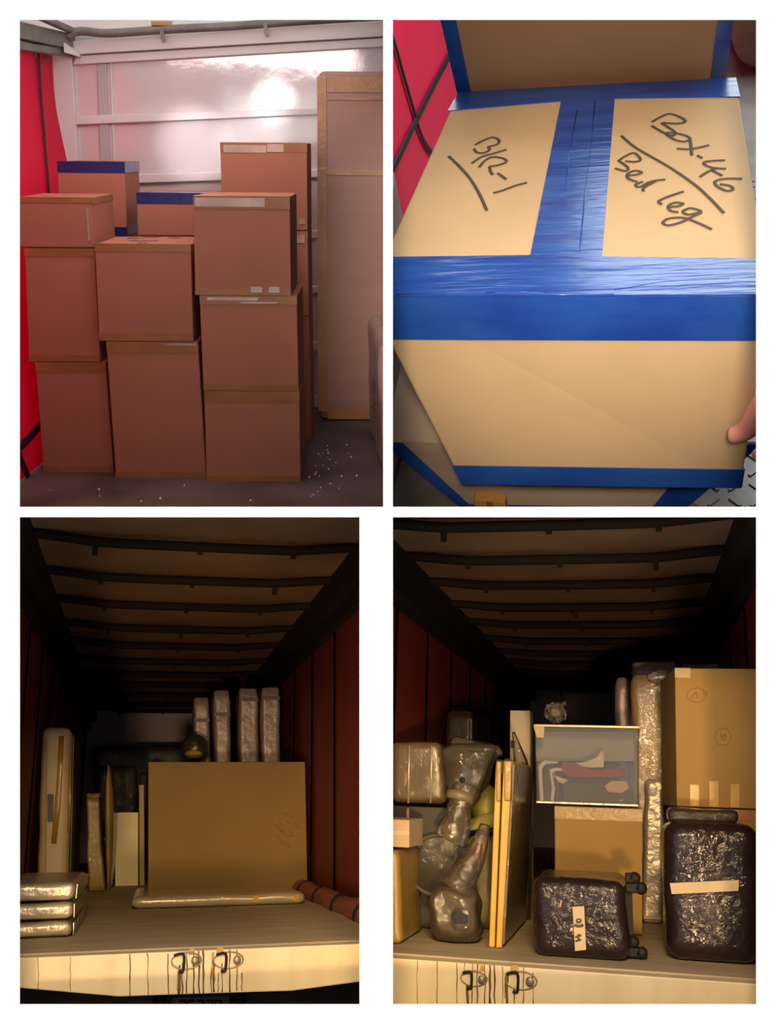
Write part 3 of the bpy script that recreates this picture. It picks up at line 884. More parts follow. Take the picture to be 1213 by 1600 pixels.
# the carton below it
lz = LOWER
ym = yL
lowc = [B2.p(727, 800, y=yL), B2.p(1060, 800, y=yL), B2.p(1192, 692, y=yL), B2.p(598, 692, y=yL)]
for q_, z_ in zip(lowc, (0.004, 0.004, lz, lz)):
    q_.z = z_
dep = max(top[3].y, top[2].y) - yL
XL = Hex(lowc + [q + Vector((0, dep, 0)) for q in lowc])
tl = Thing(B2, XL.base(), 'carton', 'cream carton with blue taped edges underneath the handwritten carton', 'carton', 'blue-taped cartons of the close view')
tl.part('body', XL.body(), CARD_CREAM, bevel=0.012)
for pcs in ([('front', 0, 0.055, 0.01, 0.99), ('left', 0.9, 1, 0.01, 0.99)], [('front', 0.86, 1, 0.01, 0.99), ('right', 0, 0.1, 0.01, 0.99)], [('front', 0.055, 0.86, 0.005, 0.1)]):
    for pc in pcs:
        m_ = MB()
        XL.patch(m_, *pc, 0.006, 0.0005)
        tl.part('blue_tape', m_, BLUE)
# the carton behind
yb2 = top[3].y + 0.12
q = [B2.p(735, 148, y=yb2), B2.p(1130, 126, y=yb2), B2.p(1163, -60, y=yb2), B2.p(668, -60, y=yb2)]
q0, q1 = Vector((q[0].x, yb2, 0.004)), Vector((q[1].x, yb2, 0.004))
zhi = q[3].z
qq = [Vector((q0.x + 0.1, yb2, 0.004)), Vector((q1.x - 0.1, yb2, 0.004)), Vector((q[2].x, yb2, zhi)), Vector((q[3].x, yb2, zhi))]
XB = Hex(qq + [c + Vector((0, 1.2, 0)) for c in qq])
tb = Thing(B2, XB.base(), 'carton', 'tan carton with blue taped upright edges standing behind the handwritten carton', 'carton', 'blue-taped cartons of the close view')
tb.part('body', XB.body(), CARD2B, bevel=0.012)
for pcs in ([('front', 0, 0.055, 0.01, 0.99)], [('front', 0.945, 1, 0.01, 0.99)]):
    m_ = MB()
    for pc in pcs:
        XB.patch(m_, *pc, 0.006, 0.0005)
    tb.part('blue_tape', m_, BLUE)
# floor with raised treads
fl2 = struct(B2, 'floor', MB().box((-6, 1.0, -0.1), (6, 16, 0)), PLATE)
mb = MB()
for i in range(-2, 40):
    for j in range(0, 46):
        c = Vector((-0.6 + i * 0.13, 2.3 + j * 0.13, 0.004))
        if B2.M @ c is None:
            continue
        w = B2.M @ c - EYE
        u_, v_ = 606.5 + w.x / w.y * F, 800 - w.z / w.y * F
        if not (1050 < u_ < 1200 and 20 < v_ < 800):
            continue
        a = math.radians(45 if (i + j) % 2 else -45)
        d = Vector((math.cos(a), math.sin(a), 0)) * 0.045
        mb.bar(c - d, c + d, 0.02, 0.012)
struct(B2, 'floor_treads', mb, PLATE, parent=fl2, clip=False)
# red curtain with crossing straps
cpt = [B2.p(625, 250, z=0.6), B2.p(705, 60, z=1.6)]
xc2 = -1.80
Pc = [(xc2 - 0.1, 3.0, 0.0), (xc2 - 0.1, 12, 0.0), (xc2 - 0.1, 12, 5.5), (xc2 - 0.1, 3.0, 5.5)]
mb = MB().hexa([Pc[0], Pc[1], Pc[2], Pc[3]] + [(x - 0.03, y, z) for x, y, z in Pc])
cur2 = struct(B2, 'wall_left', mb, RED2)
for pix, r in ((((600, 20), (618, 70), (632, 120), (650, 182), (655, 200), (664, 222), (676, 240)), 0.028), (((708, 78), (680, 130), (650, 190), (625, 243), (612, 270)), 0.036)):
    struct(B2, 'strap', MB().tube(catmull([B2.p(u, v, x=xc2 - 0.08) for u, v in pix], 5), r, 8, 0.3, up=(1, 0, 0)), STRAP, smooth=True, parent=cur2, clip=True)
a_ = XL.c[7]
# pale wrapped bundle between curtain and carton
w0 = [B2.p(608, 250, x=xc2 + 0.12), B2.p(660, 246, x=xc2 + 0.12)]
wq = B2.p(640, 250, x=-1.6)
zW = wq.z
wc = [B2.p(560, 400, z=zW), B2.p(640, 400, z=zW), B2.p(668, 244, z=zW), B2.p(616, 244, z=zW)]
y0_, y1_ = wq.y - 2.2, wq.y
def left_x(y_):
    a_, b_ = X2.c[3], X2.c[7]
    return lerp(a_.x, b_.x, (y_ - a_.y) / (b_.y - a_.y)) - 0.06
xq0, xq1 = min(left_x(y0_), XL.c[3].x - 0.06), min(left_x(y1_), XL.c[3].x - 0.06)
cc = [(xc2 - 0.05, y0_, 0.004), (xq0, y0_, 0.004), (xq0, y0_, zW), (xc2 - 0.05, y0_, zW), (xc2 - 0.05, y1_, 0.004), (xq1, y1_, 0.004), (xq1, y1_, zW), (xc2 - 0.05, y1_, zW)]
x0_, x1_ = xc2, xq0
WPALE = mat('white_bubble_film', (0.80, 0.66, 0.60), 0.4, var=0.12, vscale=5, coat=0.7, coat_rough=0.15, wrinkle=0.4)
tw = Thing(B2, ((x0_ + x1_) / 2, (y0_ + y1_) / 2, 0), 'wrapped_bundle', 'pale film-wrapped bundle between the crossed straps and the handwritten carton', 'bundle')
tw.part('wrapping', MB().soft(cc, 0.08, 14, 0.01, 3, 3), WPALE, True)
m_ = MB()
Hex(cc).patch(m_, 'top', 0.02, 0.98, 0.72, 0.80, 0.006, 0.004)
tw.part('tape_strip', m_, mat('peach_tape', (0.72, 0.42, 0.28), 0.4))
# wrapped bundle on the floor far behind
bq = B2.p(1168, 118, z=0)
bh = 0.9
bc = [Vector((bq.x - 0.05, bq.y, 0.004)), Vector((bq.x + 1.2, bq.y, 0.004)), Vector((bq.x + 1.2, bq.y, bh)), Vector((bq.x - 0.25, bq.y, bh))]
bc += [q_ + Vector((-0.2, 1.6, 0)) for q_ in bc]
tw = Thing(B2, bq, 'wrapped_bundle', 'brownish wrapped bundle on the floor beyond the far right corner of the lid', 'bundle')
tw.part('wrapping', MB().soft(bc, 0.15, 14, 0.03, 2, 4), mat('brown_grey_wrap', (0.30, 0.22, 0.17), 0.6, var=0.4, vscale=3, coat=0.5, wrinkle=0.4), True)
# small orange carton at the foot
top_o = B2.p(765, 781, y=ym - 0.10)
xo0, xo1 = B2.p(738, 790, y=ym - 0.10).x, B2.p(790, 790, y=ym - 0.10).x
zo = max(top_o.z, 0.05)
oc = Hex([(xo0, ym - 0.10, 0.003), (xo1, ym - 0.10, 0.003), (xo1, ym - 0.10, zo - 0.03), (xo0 + 0.02, ym - 0.10, zo), (xo0, ym - 0.02, 0.003), (xo1, ym - 0.02, 0.003), (xo1, ym - 0.02, zo - 0.03), (xo0 + 0.02, ym - 0.02, zo)])
carton(B2, 'carton', 'small orange carton on the dark floor in front of the cream carton', oc, mat('orange_cardboard', (0.62, 0.30, 0.06), 0.7), [('tape_strip', TAPE1, [('front', 0.4, 0.6, 0.01, 0.99)])])

# hand that holds the right side of the big carton
yh = bot[1].y
HP = lambda u, v, dy, r: (B2.p(u, v, y=yh + dy), r * B2.p(u, v, y=yh + dy).length / F * 1.2)
chain = {
    'palm': (HP(1234, 640, -0.10, 25), None), 'wrist': (HP(1262, 575, -0.10, 25), 'palm'), 'arm': (HP(1300, 490, -0.05, 30), 'wrist'), 'elbow': (HP(1345, 400, 0.0, 36), 'arm'),
    'tb': (HP(1206, 612, -0.15, 22), 'palm'), 't1': (HP(1186, 643, -0.15, 20), 'tb'), 't2': (HP(1169, 672, -0.13, 19), 't1'), 't3': (HP(1151, 680, -0.12, 17), 't2'), 't4': (HP(1138, 680, -0.11, 16), 't3'),
    'k1': (HP(1226, 668, -0.03, 16), 'palm'), 'i1': (HP(1212, 692, 0.0, 13.5), 'k1'), 'i2': (HP(1194, 709, 0.02, 14), 'i1'), 'i3': (HP(1175, 714, 0.03, 13), 'i2'),
    'k2': (HP(1240, 676, 0.0, 16), 'palm'), 'm1': (HP(1234, 715, 0.03, 14), 'k2'), 'm2': (HP(1219, 740, 0.06, 12.5), 'm1'), 'm3': (HP(1198, 750, 0.08, 11), 'm2'),
    'k3': (HP(1256, 676, 0.05, 15), 'palm'), 'r1': (HP(1256, 720, 0.10, 13), 'k3'), 'r2': (HP(1243, 752, 0.13, 12), 'r1'), 'r3': (HP(1222, 766, 0.15, 10.5), 'r2'),
    'k4': (HP(1272, 668, 0.10, 13), 'palm'), 'p1': (HP(1278, 706, 0.16, 11), 'k4'), 'p2': (HP(1270, 736, 0.19, 10), 'p1'), 'p3': (HP(1254, 752, 0.21, 9), 'p2'),
}
hb = chain['palm'][0][0].copy()
names = list(chain)
me = bpy.data.meshes.new('hand')
me.from_pydata([chain[n][0][0] - hb for n in names], [(names.index(chain[n][1]), names.index(n)) for n in names if chain[n][1]], [])
ho = bpy.data.objects.new('hand', me)
COL.objects.link(ho)
ho.matrix_world = B2.M @ Matrix.Translation(hb)
me.materials.append(SKIN)
sk = ho.modifiers.new('skin', 'SKIN')
sk.use_smooth_shade = True
for i, n in enumerate(names):
    r = chain[n][0][1]
    me.skin_vertices[0].data[i].radius = (r, r)
    me.skin_vertices[0].data[i].use_root = (i == 0)
sb = ho.modifiers.new('subdivision', 'SUBSURF')
sb.levels = sb.render_levels = 2
ho['label'] = "person's hand gripping the lower right side of the blue-taped carton, thumb on its front"
ho['category'] = 'hand'

# ------------------------------------------------------------------ the two dark lower bays: open rear of a curtain-sided trailer
def trailer(bay, uf, sill_v, ratio_h, kl, kr, ribs_v, ur, hook_us, back_extra, strap_side, y0=5.6):
    bay.set_h(-bay.p(uf, sill_v, y=y0).z)
    h = bay.h
    H = h * (1 + ratio_h)
    xl, xr = -kl * h, kr * h
    ribs = [bay.p(ur, v, z=H - 0.05).y for v in ribs_v]
    y1 = ribs[-1] + back_extra
    struct(bay, 'floor', MB().box((xl, y0, -0.12), (xr, y1, 0)), FLOOR3)
    struct(bay, 'ceiling', MB().box((xl, 4.6, H), (xr, y1, H + 0.03)), ROOF3)
    struct(bay, 'wall_back', MB().box((xl, y1, -0.1), (xr, y1 + 0.05, H)), BACK3)
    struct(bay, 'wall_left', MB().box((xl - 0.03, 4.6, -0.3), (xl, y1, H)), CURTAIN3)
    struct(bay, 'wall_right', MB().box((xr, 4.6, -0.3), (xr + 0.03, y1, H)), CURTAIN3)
    for s, x in ((-1, xl), (1, xr)):
        m_ = MB().box((min(x, x - s * 0.14), 4.6, H - 0.20), (max(x, x - s * 0.14), y1, H - 0.005)).box((min(x, x - s * 0.05), 4.6, H - 0.34), (max(x, x - s * 0.05), y1, H - 0.22))
        struct(bay, 'trim_14', m_, RAIL3)
    for k, y in enumerate(ribs):
        pts = [Vector((xl + 0.12, y, H - 0.03)), Vector((xl + 0.3, y, H - 0.045)), Vector((xl + 0.55, y, H - 0.07)), Vector((xl + 0.8, y, H - 0.075)), Vector((xr - 0.8, y, H - 0.075)), Vector((xr - 0.55, y, H - 0.07)), Vector((xr - 0.3, y, H - 0.045)), Vector((xr - 0.12, y, H - 0.03))]
        r = struct(bay, 'ceiling_beam', MB().tube(catmull(pts, 3), 0.034, 8), BEAM, smooth=True)
        for j, f in enumerate(hook_us):
            x = lerp(xl, xr, f)
            L = 0.028 if (k + 2 * j) % 5 else 0.06
            hk = MB().bar((x, y, H - 0.10), (x, y, H - 0.10 - L), 0.035, 0.02, (0, 1, 0))
            struct(bay, 'hook', hk, BEAM, parent=r, clip=True)
    # curtain straps
    for s, x in ((-1, xl), (1, xr)):
        y = y0 + 0.35
        while y < y1 - 0.5:
            m_ = MB().box((x - s * 0.008 - 0.004, y, -0.1), (x - s * 0.008 + 0.004, y + 0.045, H - 0.3))
            m_2 = m_
            struct(bay, 'trim_15', m_2, STRAP3)
            y += 1.15
    return h, H, xl, xr, y0, y1


# ---------------- lower left bay
B3 = Bay(214, 1287, 0.055, 0, -1, -1)
h3, H3, xl3, xr3, y03, y13 = trailer(B3, 214, 1483, 3.1, 1.5, 2.56, [848, 902, 944, 980, 1007, 1032, 1052, 1068, 1084, 1099, 1109], 290, (0.22, 0.5, 0.76), 0.7, 1)
fy3 = lambda u, v: B3.p(u, v, z=0).y


def bumper(bay, label, poly, y, drips, latches, chips, zt=-0.006):
    pts = [bay.p(u, v, y=y) for u, v in poly]
    for p_ in pts:
        p_.z = min(p_.z, zt)
    n = len(pts)
    th = 0.10
    m_ = MB().add(pts + [p_ + Vector((0, th, 0)) for p_ in pts], [tuple(range(n)), tuple(range(n, 2 * n))[::-1]] + [(i, n + i, n + (i + 1) % n, (i + 1) % n) for i in range(n)])
    base = sum(pts, Vector()) / n
    t = Thing(bay, base, 'rear_bumper', label, 'bumper')
    t.part('panel', m_, CREAM, bevel=0.006)
    rn = random.Random(11)
    for (u, v0, v1, w) in drips:
        m_ = MB()
        a = [bay.p(u + rn.uniform(-0.8, 0.8), lerp(v0, v1, k / 5), y=y - 0.001) for k in range(6)]
        for q in a:
            q.z = min(q.z, zt - 0.002)
        m_.tube(a, [w * 0.0045 * rn.uniform(0.6, 1.3) for _ in a], 6, 0.25, up=(0, 1, 0))
        t.part('rust_streak', m_, STAIN, True)
    for (u0, v0, u1, v1) in chips:
        m_ = MB()
        q = [bay.p(*c, y=y - 0.0012) for c in ((u0, v1), (u1, v1), (u1 - 1, v0), (u0 + 1, v0))]
        m_.hexa(q + [c + Vector((0, 0.002, 0)) for c in q])
        t.part('rust_stain', m_, STAIN2)
    for (u, v, s, full) in latches:
        c = bay.p(u, v, y=y - 0.015)
        pxm = c.length / F
        oval = [(c + Vector((math.cos(a) * s * pxm * 1.9 + s * pxm * 0.6, 0.01, math.sin(a) * s * pxm))) for a in [2 * math.pi * k / 20 for k in range(21)]]
        lt = t.part('latch', MB().tube(oval, 0.0035, 6, up=(0, 1, 0)), STEEL, True, label='steel tie-down latch with a hanging hook')
        hk = [c + Vector((-s * pxm, 0, s * pxm * 0.7)), c + Vector((s * pxm * 0.2, 0, s * pxm * 0.8)), c + Vector((s * pxm * 0.25, 0, -s * pxm * 0.9)), c + Vector((s * pxm * 0.1, 0, -s * pxm * 1.25)), c + Vector((-s * pxm * 0.35, 0, -s * pxm * 1.2))]
        t.part('hook', MB().tube(catmull(hk, 4), 0.0068, 8, up=(0, 1, 0)), BLACK, True, parent=lt)
        kn = c + Vector((s * pxm * 1.7, 0, 0))
        t.part('knob', MB().blob(kn, (s * pxm * 0.5, 0.01, s * pxm * 0.55), 0.05, 2, 2, 8, 12), STEEL, True, parent=lt)
    return t


D3 = [(203, 1482, 1556, .6), (231, 1482, 1555, .5), (263, 1490, 1553, .6), (280, 1508, 1554, 1.4), (285, 1505, 1553, .8), (292, 1481, 1552, .7), (303, 1482, 1553, .7), (311, 1482, 1552, 1.0), (318, 1480, 1552, 1.0), (330, 1512, 1551, .6), (334, 1500, 1550, 1.3), (341, 1520, 1550, .6), (347, 1505, 1550, .6), (359, 1480, 1550, .7), (370, 1484, 1548, .5), (378, 1520, 1548, .5), (110, 1488, 1548, .3), (60, 1488, 1546, .3)]
bumper(B3, 'cream rear bumper board with rust streaks and two latches, above the number plate', [(-30, 1541), (31, 1544), (185, 1557.5), (300, 1553.5), (456, 1548.5), (561, 1534.5), (600, 1530), (600, 1473), (-30, 1488)], y03 - 0.11, D3, [(284, 1502, 11, 0), (350, 1501, 11, 1)], [(330, 1488, 336, 1530), (338, 1480, 350, 1492), (295, 1482, 304, 1492), (276, 1515, 283, 1548)])
# underside
yu = y03 + 0.35
q = B3.p(296, 1560, y=yu)
m_ = MB().box((xl3, yu + 0.1, q.z - 0.8), (min(xr3, 3), yu + 0.18, -0.13))
struct(B3, 'trim_16', m_, DARKGREY)
pl = [B3.p(*c, y=yu + 0.05) for c in ((268, 1585), (358, 1582), (358, 1556), (268, 1559))]
tp_ = Thing(B3, pl[0], 'number_plate', 'dark number plate just showing under the cream bumper', 'number plate')
tp_.part('plate', MB().hexa(pl + [c + Vector((0, 0.02, 0)) for c in pl]), PLATE_PAPER)
SEG = {'7': 'abc', '5': 'afgcd', '2': 'abged', '0': 'abcdef'}
m_ = MB()
for i, ch in enumerate('75720'):
    a = Vector((0, 0, 0))
    o_ = B3.p(280 + i * 14, 1564, y=yu + 0.045)
    w_, hh = 0.034, 0.075
    pt = {'tl': o_, 'tr': o_ + Vector((w_, 0, 0)), 'ml': o_ + Vector((0, 0, -hh / 2)), 'mr': o_ + Vector((w_, 0, -hh / 2)), 'bl': o_ + Vector((0, 0, -hh)), 'br': o_ + Vector((w_, 0, -hh))}
    ends = {'a': ('tl', 'tr'), 'b': ('tr', 'mr'), 'c': ('mr', 'br'), 'd': ('bl', 'br'), 'e': ('ml', 'bl'), 'f': ('tl', 'ml'), 'g': ('ml', 'mr')}
    for sg in SEG[ch]:
        m_.bar(pt[ends[sg][0]], pt[ends[sg][1]], 0.009, 0.009, (0, 1, 0))
tp_.part('digits', m_, BLACK)
for (u, v, r, nm) in ((250, 1563, 9, 'round dark tail lamp beside the number plate, under the latch without a plate'), (374, 1560, 9, 'round dark tail lamp at the other end of the number plate, toward the red curtain')):
    c = B3.p(u, v, y=yu + 0.06)
    rr = r * c.length / F
    tt = Thing(B3, c, 'tail_lamp', nm, 'lamp', 'tail lamps under the bumper')
    tt.part('housing', MB().lathe([(0.001, -0.04), (rr, -0.04), (rr, 0.03), (0.001, 0.03)], 20, Matrix.Translation(c) @ Matrix.Rotation(math.pi / 2, 4, 'X')), BLACK, True)
    tt.part('lens', MB().lathe([(0.001, 0.045), (rr * 0.75, 0.038), (rr * 0.75, 0.031)], 20, Matrix.Translation(c) @ Matrix.Rotation(math.pi / 2, 4, 'X')), mat('dark_red_lens', (0.06, 0.01, 0.01), 0.2), True)
# rolled curtain hem
m_ = MB()
rollx = xr3 - 0.10
pts = [Vector((rollx, 5.7 + 0.28 * k, 0.02 + 0.012 * math.sin(k * 1.7))) for k in range(30)]
tube_r = [0.085 * (1 + 0.12 * math.sin(k * 2.1)) for k in range(30)]
ro = struct(B3, 'trim_17', m_.tube(pts, tube_r, 12), mat('rolled_red_hem', (0.34, 0.10, 0.055), 0.55, var=0.2, vscale=4), smooth=True)
for y in (6.6, 7.4, 8.2, 9.0):
    struct(B3, 'strap', MB().tube([Vector((rollx, y, 0.02)), Vector((rollx, y + 0.03, 0.02))], 0.098, 14), STRAP, smooth=True, parent=ro)

# big plain carton board
yc3 = fy3(484, 1395)
hx = front_hex(B3, (232, 1191), (477, 1190), (481, 1394), (232, 1390), yc3, 0.30, zb=0.004)
tc3 = carton(B3, 'carton', 'large plain flat carton standing upright with faint handwriting at one side', hx, mat('dull_cardboard', (0.26, 0.165, 0.06), 0.75, spec=0.2, var=0.12, vscale=1.5, bump=0.02, bscale=50), [('tape_strip', mat('dull_tape', (0.36, 0.22, 0.07), 0.4), [('top', 0, 1, 0.35, 0.65)])])
sc = [[(426, 1287), (432, 1290), (437, 1295), (442, 1301), (450, 1306), (457, 1307)], [(446, 1282), (450, 1285), (453, 1287)], [(434, 1283), (438, 1286), (441, 1291)], [(439, 1297), (443, 1299), (445, 1303)], [(452, 1299), (456, 1302), (459, 1306)], [(437, 1313), (441, 1319), (446, 1322)], [(460, 1284), (464, 1287), (467, 1288)], [(458, 1290), (463, 1292), (468, 1294)], [(431, 1306), (437, 1310), (441, 1315), (448, 1318), (452, 1321), (449, 1325)], [(440, 1270), (447, 1272), (458, 1279), (452, 1274)]]
words_of(tc3, lambda u, v: B3.p(u, v, y=yc3 - 0.003), [[l_] for l_ in sc], 0.0042, mat('faded_ink', (0.22, 0.125, 0.035), 0.7), up=(0, 1, 0))
# flat film-wrapped bundle in front
yb3 = fy3(330, 1418)
hx = front_hex(B3, (206, 1398), (478, 1396), (478, 1416), (206, 1420), yb3, yc3 - yb3 - 0.10, zb=0.004)
cc = [q.copy() for q in hx.c]
for i in (4, 7):
    cc[i].x += 0.02
t_ = Thing(B3, hx.base(), 'wrapped_bundle', 'long flat silvery film-wrapped bundle lying in front of the large plain carton', 'bundle')
t_.part('wrapping', MB().soft(cc, 0.05, 22, 0.006, 5, 2), GOLDFOIL, True)
for a in (0.69, 0.93):
    m_ = MB()
    hx.patch(m_, 'front', a, a + 0.03, 0.25, 0.8, 0.004, 0.006)
    t_.part('tape_strip', m_, AMBER)
# ivory board, thin board, tapered boards
y_ = fy3(200, 1385)
hx = front_hex(B3, (180, 1270), (216, 1269), (216, 1384), (180, 1385), y_, 0.12, zb=0.004)
single(B3, hx.base(), 'ivory_board', 'plain ivory white panel standing on the floor beside the large carton', 'panel', hx.body(), IVORY, bevel=0.004)
hx = front_hex(B3, (217.5, 1227), (225, 1226), (226, 1384), (218, 1385), y_ - 0.02, 0.9, zb=0.004)
single(B3, hx.base(), 'thin_board', 'thin beige board on edge between the ivory panel and the large carton', 'board', hx.body(), mat('beige_board', (0.46, 0.34, 0.16), 0.7), bevel=0.003)
y_ = fy3(170, 1392)
hx = front_hex(B3, (168, 1196), (170, 1196), (171.5, 1392), (166.5, 1392), y_, 0.55, zb=0.004, back=(0.02, 0))
m_ = MB()
n_ = 14
for k in range(n_):
    pass
c = hx.c
prof = [(0, 0.35), (0.1, 0.7), (0.3, 1.5), (0.6, 1.9), (0.8, 1.6), (0.92, 0.8), (1, 0.25)]
vs = []
for tt, wd in prof:
    mid0, mid1 = lerp((c[0] + c[1]) / 2, (c[2] + c[3]) / 2, tt), lerp((c[4] + c[5]) / 2, (c[6] + c[7]) / 2, tt)
    ww = 0.013 * wd
    vs += [mid0 - Vector((ww, 0, 0)), mid0 + Vector((ww, 0, 0)), mid1 + Vector((ww * 2.2, 0, 0)), mid1 - Vector((ww * 0.2, 0, 0))]
fs = [(0, 3, 2, 1), tuple(4 * (len(prof) - 1) + k for k in range(4))]
for k in range(len(prof) - 1):
    for j in range(4):
        fs.append((4 * k + j, 4 * k + (j + 1) % 4, 4 * k + 4 + (j + 1) % 4, 4 * k + 4 + j))
m_.add(vs, fs)
single(B3, hx.base(), 'wrapped_board', 'tall pointed gold-wrapped board on edge beside the ivory panel', 'board', m_, WRAP_GOLD, True)
y_ = fy3(155, 1393)
hx = front_hex(B3, (135, 1247), (154, 1246), (164, 1393), (138, 1393), y_, 0.5, zb=0.004)
t_ = Thing(B3, hx.base(), 'wrapped_board', 'short gold-wrapped board with a crumpled top between the pale tall board and the pointed one', 'board')
t_.part('wrapping', MB().soft(hx.c, 0.02, 14, 0.012, 5, 8), WRAP_GOLD, True)
m_ = MB().soft([lerp(hx.c[3], hx.c[2], -0.05), lerp(hx.c[3], hx.c[2], 1.1), lerp(hx.c[3], hx.c[2], 1.1) + Vector((0, 0.02, 0.05)), lerp(hx.c[3], hx.c[2], 0.0) + Vector((0, 0.02, 0.04)), lerp(hx.c[7], hx.c[6], -0.05), lerp(hx.c[7], hx.c[6], 1.1), lerp(hx.c[7], hx.c[6], 1.1) + Vector((0, 0, 0.05)), hx.c[7] + Vector((0, 0, 0.04))], 0.015, 12, 0.014, 12, 3)
t_.part('crumpled_film', m_, WRAP_GOLD, True)
# tall wrapped mattress at the left
y_ = fy3(100, 1402)
hx = front_hex(B3, (65, 1138), (113, 1134), (106, 1402), (56, 1402), y_, 1.6, zb=0.004)
t_ = Thing(B3, hx.base(), 'wrapped_slab', 'tall cream film-wrapped panel with amber tape standing by the red curtain', 'panel')
t_.part('body', MB().soft(hx.c, 0.07, 20, 0.008, 4, 4), WRAP_CREAM, True)
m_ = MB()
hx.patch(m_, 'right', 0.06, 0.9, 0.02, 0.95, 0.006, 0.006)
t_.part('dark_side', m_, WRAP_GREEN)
for pts, w in (([(96, 1150), (94, 1200), (90, 1260), (84, 1318)], 0.022), ([(110, 1190), (109, 1250), (107, 1300)], 0.010)):
    t_.part('tape_strip', MB().tube([B3.p(u, v, y=y_ - 0.012) for u, v in pts], w, 8, 0.15, up=(0, 1, 0)), AMBER, True)
q = [B3.p(*c, y=y_ - 0.012) for c in ((74, 1284), (83, 1284), (84, 1241), (74, 1240))]
t_.part('label', MB().hexa(q + [c + Vector((0, 0.012, 0)) for c in q]), mat('dark_grey_label', (0.10, 0.09, 0.10), 0.5))
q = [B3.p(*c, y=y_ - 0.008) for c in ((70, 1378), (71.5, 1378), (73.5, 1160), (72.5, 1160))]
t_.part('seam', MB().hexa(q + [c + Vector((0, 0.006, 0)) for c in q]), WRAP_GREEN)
# stack of three foil slabs at the left
y_ = fy3(90, 1466)
zb = 0.004
lv = [(1467, 1441, 29, 113, 112), (1440, 1411, 29, 114, 113), (1410, 1380, 29, 119, 116)]
for k, (vb, vt, u0, u1, u1b) in enumerate(lv):
    hx = front_hex(B3, (u0 - 40, vt + 2), (u1, vt), (u1b, vb - 2), (u0 - 40, vb), y_ + (0.0 if k < 2 else -0.02), 1.5, zb=zb)
    nm = ('lowest', 'middle', 'top')[k]
    t_ = Thing(B3, hx.base(), 'foil_wrapped_slab', f'{nm} slab in the stack of three silvery film-wrapped slabs by the bumper', 'slab', 'stack of film-wrapped slabs')
    t_.part('wrapping', MB().soft(hx.c, 0.035, 20, 0.007, 6, 20 + k), FOIL, True)
    m_ = MB()
    hx.patch(m_, 'right', 0.02, 0.97, 0.1, 0.9, 0.004, 0.004)
    t_.part('side_film', m_, GOLDFOIL)
    zb = hx.c[2].z + 0.012
# far goods
def far_box(bay, name, label, cat, tl, tr, br, bl, vfloor, depth, m, r=0.05, amp=0.006, group=None, zb=0.004, ring=None):
    y = bay.p((bl[0] + br[0]) / 2, vfloor, z=0).y
    hx = front_hex(bay, tl, tr, br, bl, y, depth, zb=zb)
    t = Thing(bay, hx.base(), name, label, cat, group)
    t.part('wrapping', MB().soft(hx.c, r, 16, amp, 5, hash(label) % 17), m, True)
    for b in ring or ():
        m_ = MB()
        hx.patch(m_, 'front', 0.02, 0.98, b, b + 0.02, 0.006, 0.006)
        t.part('tape_band', m_, BAND)
    return t, hx


far_box(B3, 'wrapped_case', 'dark film-wrapped case behind the ivory panel, its top edge glinting', 'case', (152, 1197), (215, 1195), (216, 1372), (153, 1372), 1372, 0.6, WRAP_BLACK)
far_box(B3, 'wrapped_case', 'narrow dark film-wrapped case between the ivory panel and the large carton', 'case', (219, 1208), (231, 1206), (231, 1370), (219, 1370), 1370, 0.5, WRAP_BLACK, r=0.02)
far_box(B3, 'wrapped_mattress', 'wide low dark mattress lying across the trailer before the bulkhead', 'mattress', (146, 1168), (300, 1163), (302, 1352), (147, 1352), 1352, 0.7, mat('film_over_dark_mattress', (0.06, 0.045, 0.04), 0.4, coat=0.8, wrinkle=0.4))
for k, (tl, tr, br, bl, lab) in enumerate((((302, 1090), (327, 1087), (335, 1385), (308, 1385), 'shortest of the four tall film-wrapped rolls, nearest the trailer middle'), ((333, 1079), (359, 1077), (367, 1385), (343, 1385), 'second tall film-wrapped roll from the trailer middle, with dark tape bands'), ((373, 1076), (404, 1074), (407, 1385), (377, 1385), 'third tall film-wrapped roll, with a bright crease down its front'), ((408, 1074), (438, 1072), (441, 1385), (413, 1385), 'last tall film-wrapped roll, nearest the red curtain with black straps'))):
    far_box(B3, 'wrapped_roll', lab, 'roll', tl, tr, br, bl, 1385, 0.35, FOILDARK, r=0.035, amp=0.010, group='tall film-wrapped rolls', ring=(0.86, 0.6) if k < 2 else (0.93,))
# round bundle on top of the carton
c = B3.p(304, 1174, y=yc3 + 0.75)
sup = far_box(B3, 'wrapped_case', 'dark case standing behind the large carton, under the round bundle', 'case', (284, 1194), (326, 1194), (328, 1390), (286, 1390), 1390, 0.32, WRAP_BLACK, r=0.03)
zs = sup[1].c[2].z
ys = (sup[1].c[0].y + sup[1].c[4].y) / 2
c = B3.p(304, 1178, y=ys)
t_ = Thing(B3, c, 'film_bag', 'round dark film bag with yellow goods, peeking over the large carton', 'bag')
rr = 21 * c.length / F
c.z = zs + rr * 1.08 + 0.01
t_.part('bag', MB().blob(c, (rr, rr, rr), 0.05, 2.5, 3, 24, 32, None, 0.06), mat('dark_film_bag', (0.04, 0.035, 0.022), 0.3, coat=0.8, wrinkle=0.5), True)
t_.part('yellow_goods', MB().blob(c + Vector((-0.01, -rr * 0.8, -rr * 0.45)), (rr * 0.62, rr * 0.4, rr * 0.3), 0.15, 3, 5), mat('yellow_cloth', (0.42, 0.30, 0.04), 0.6), True)

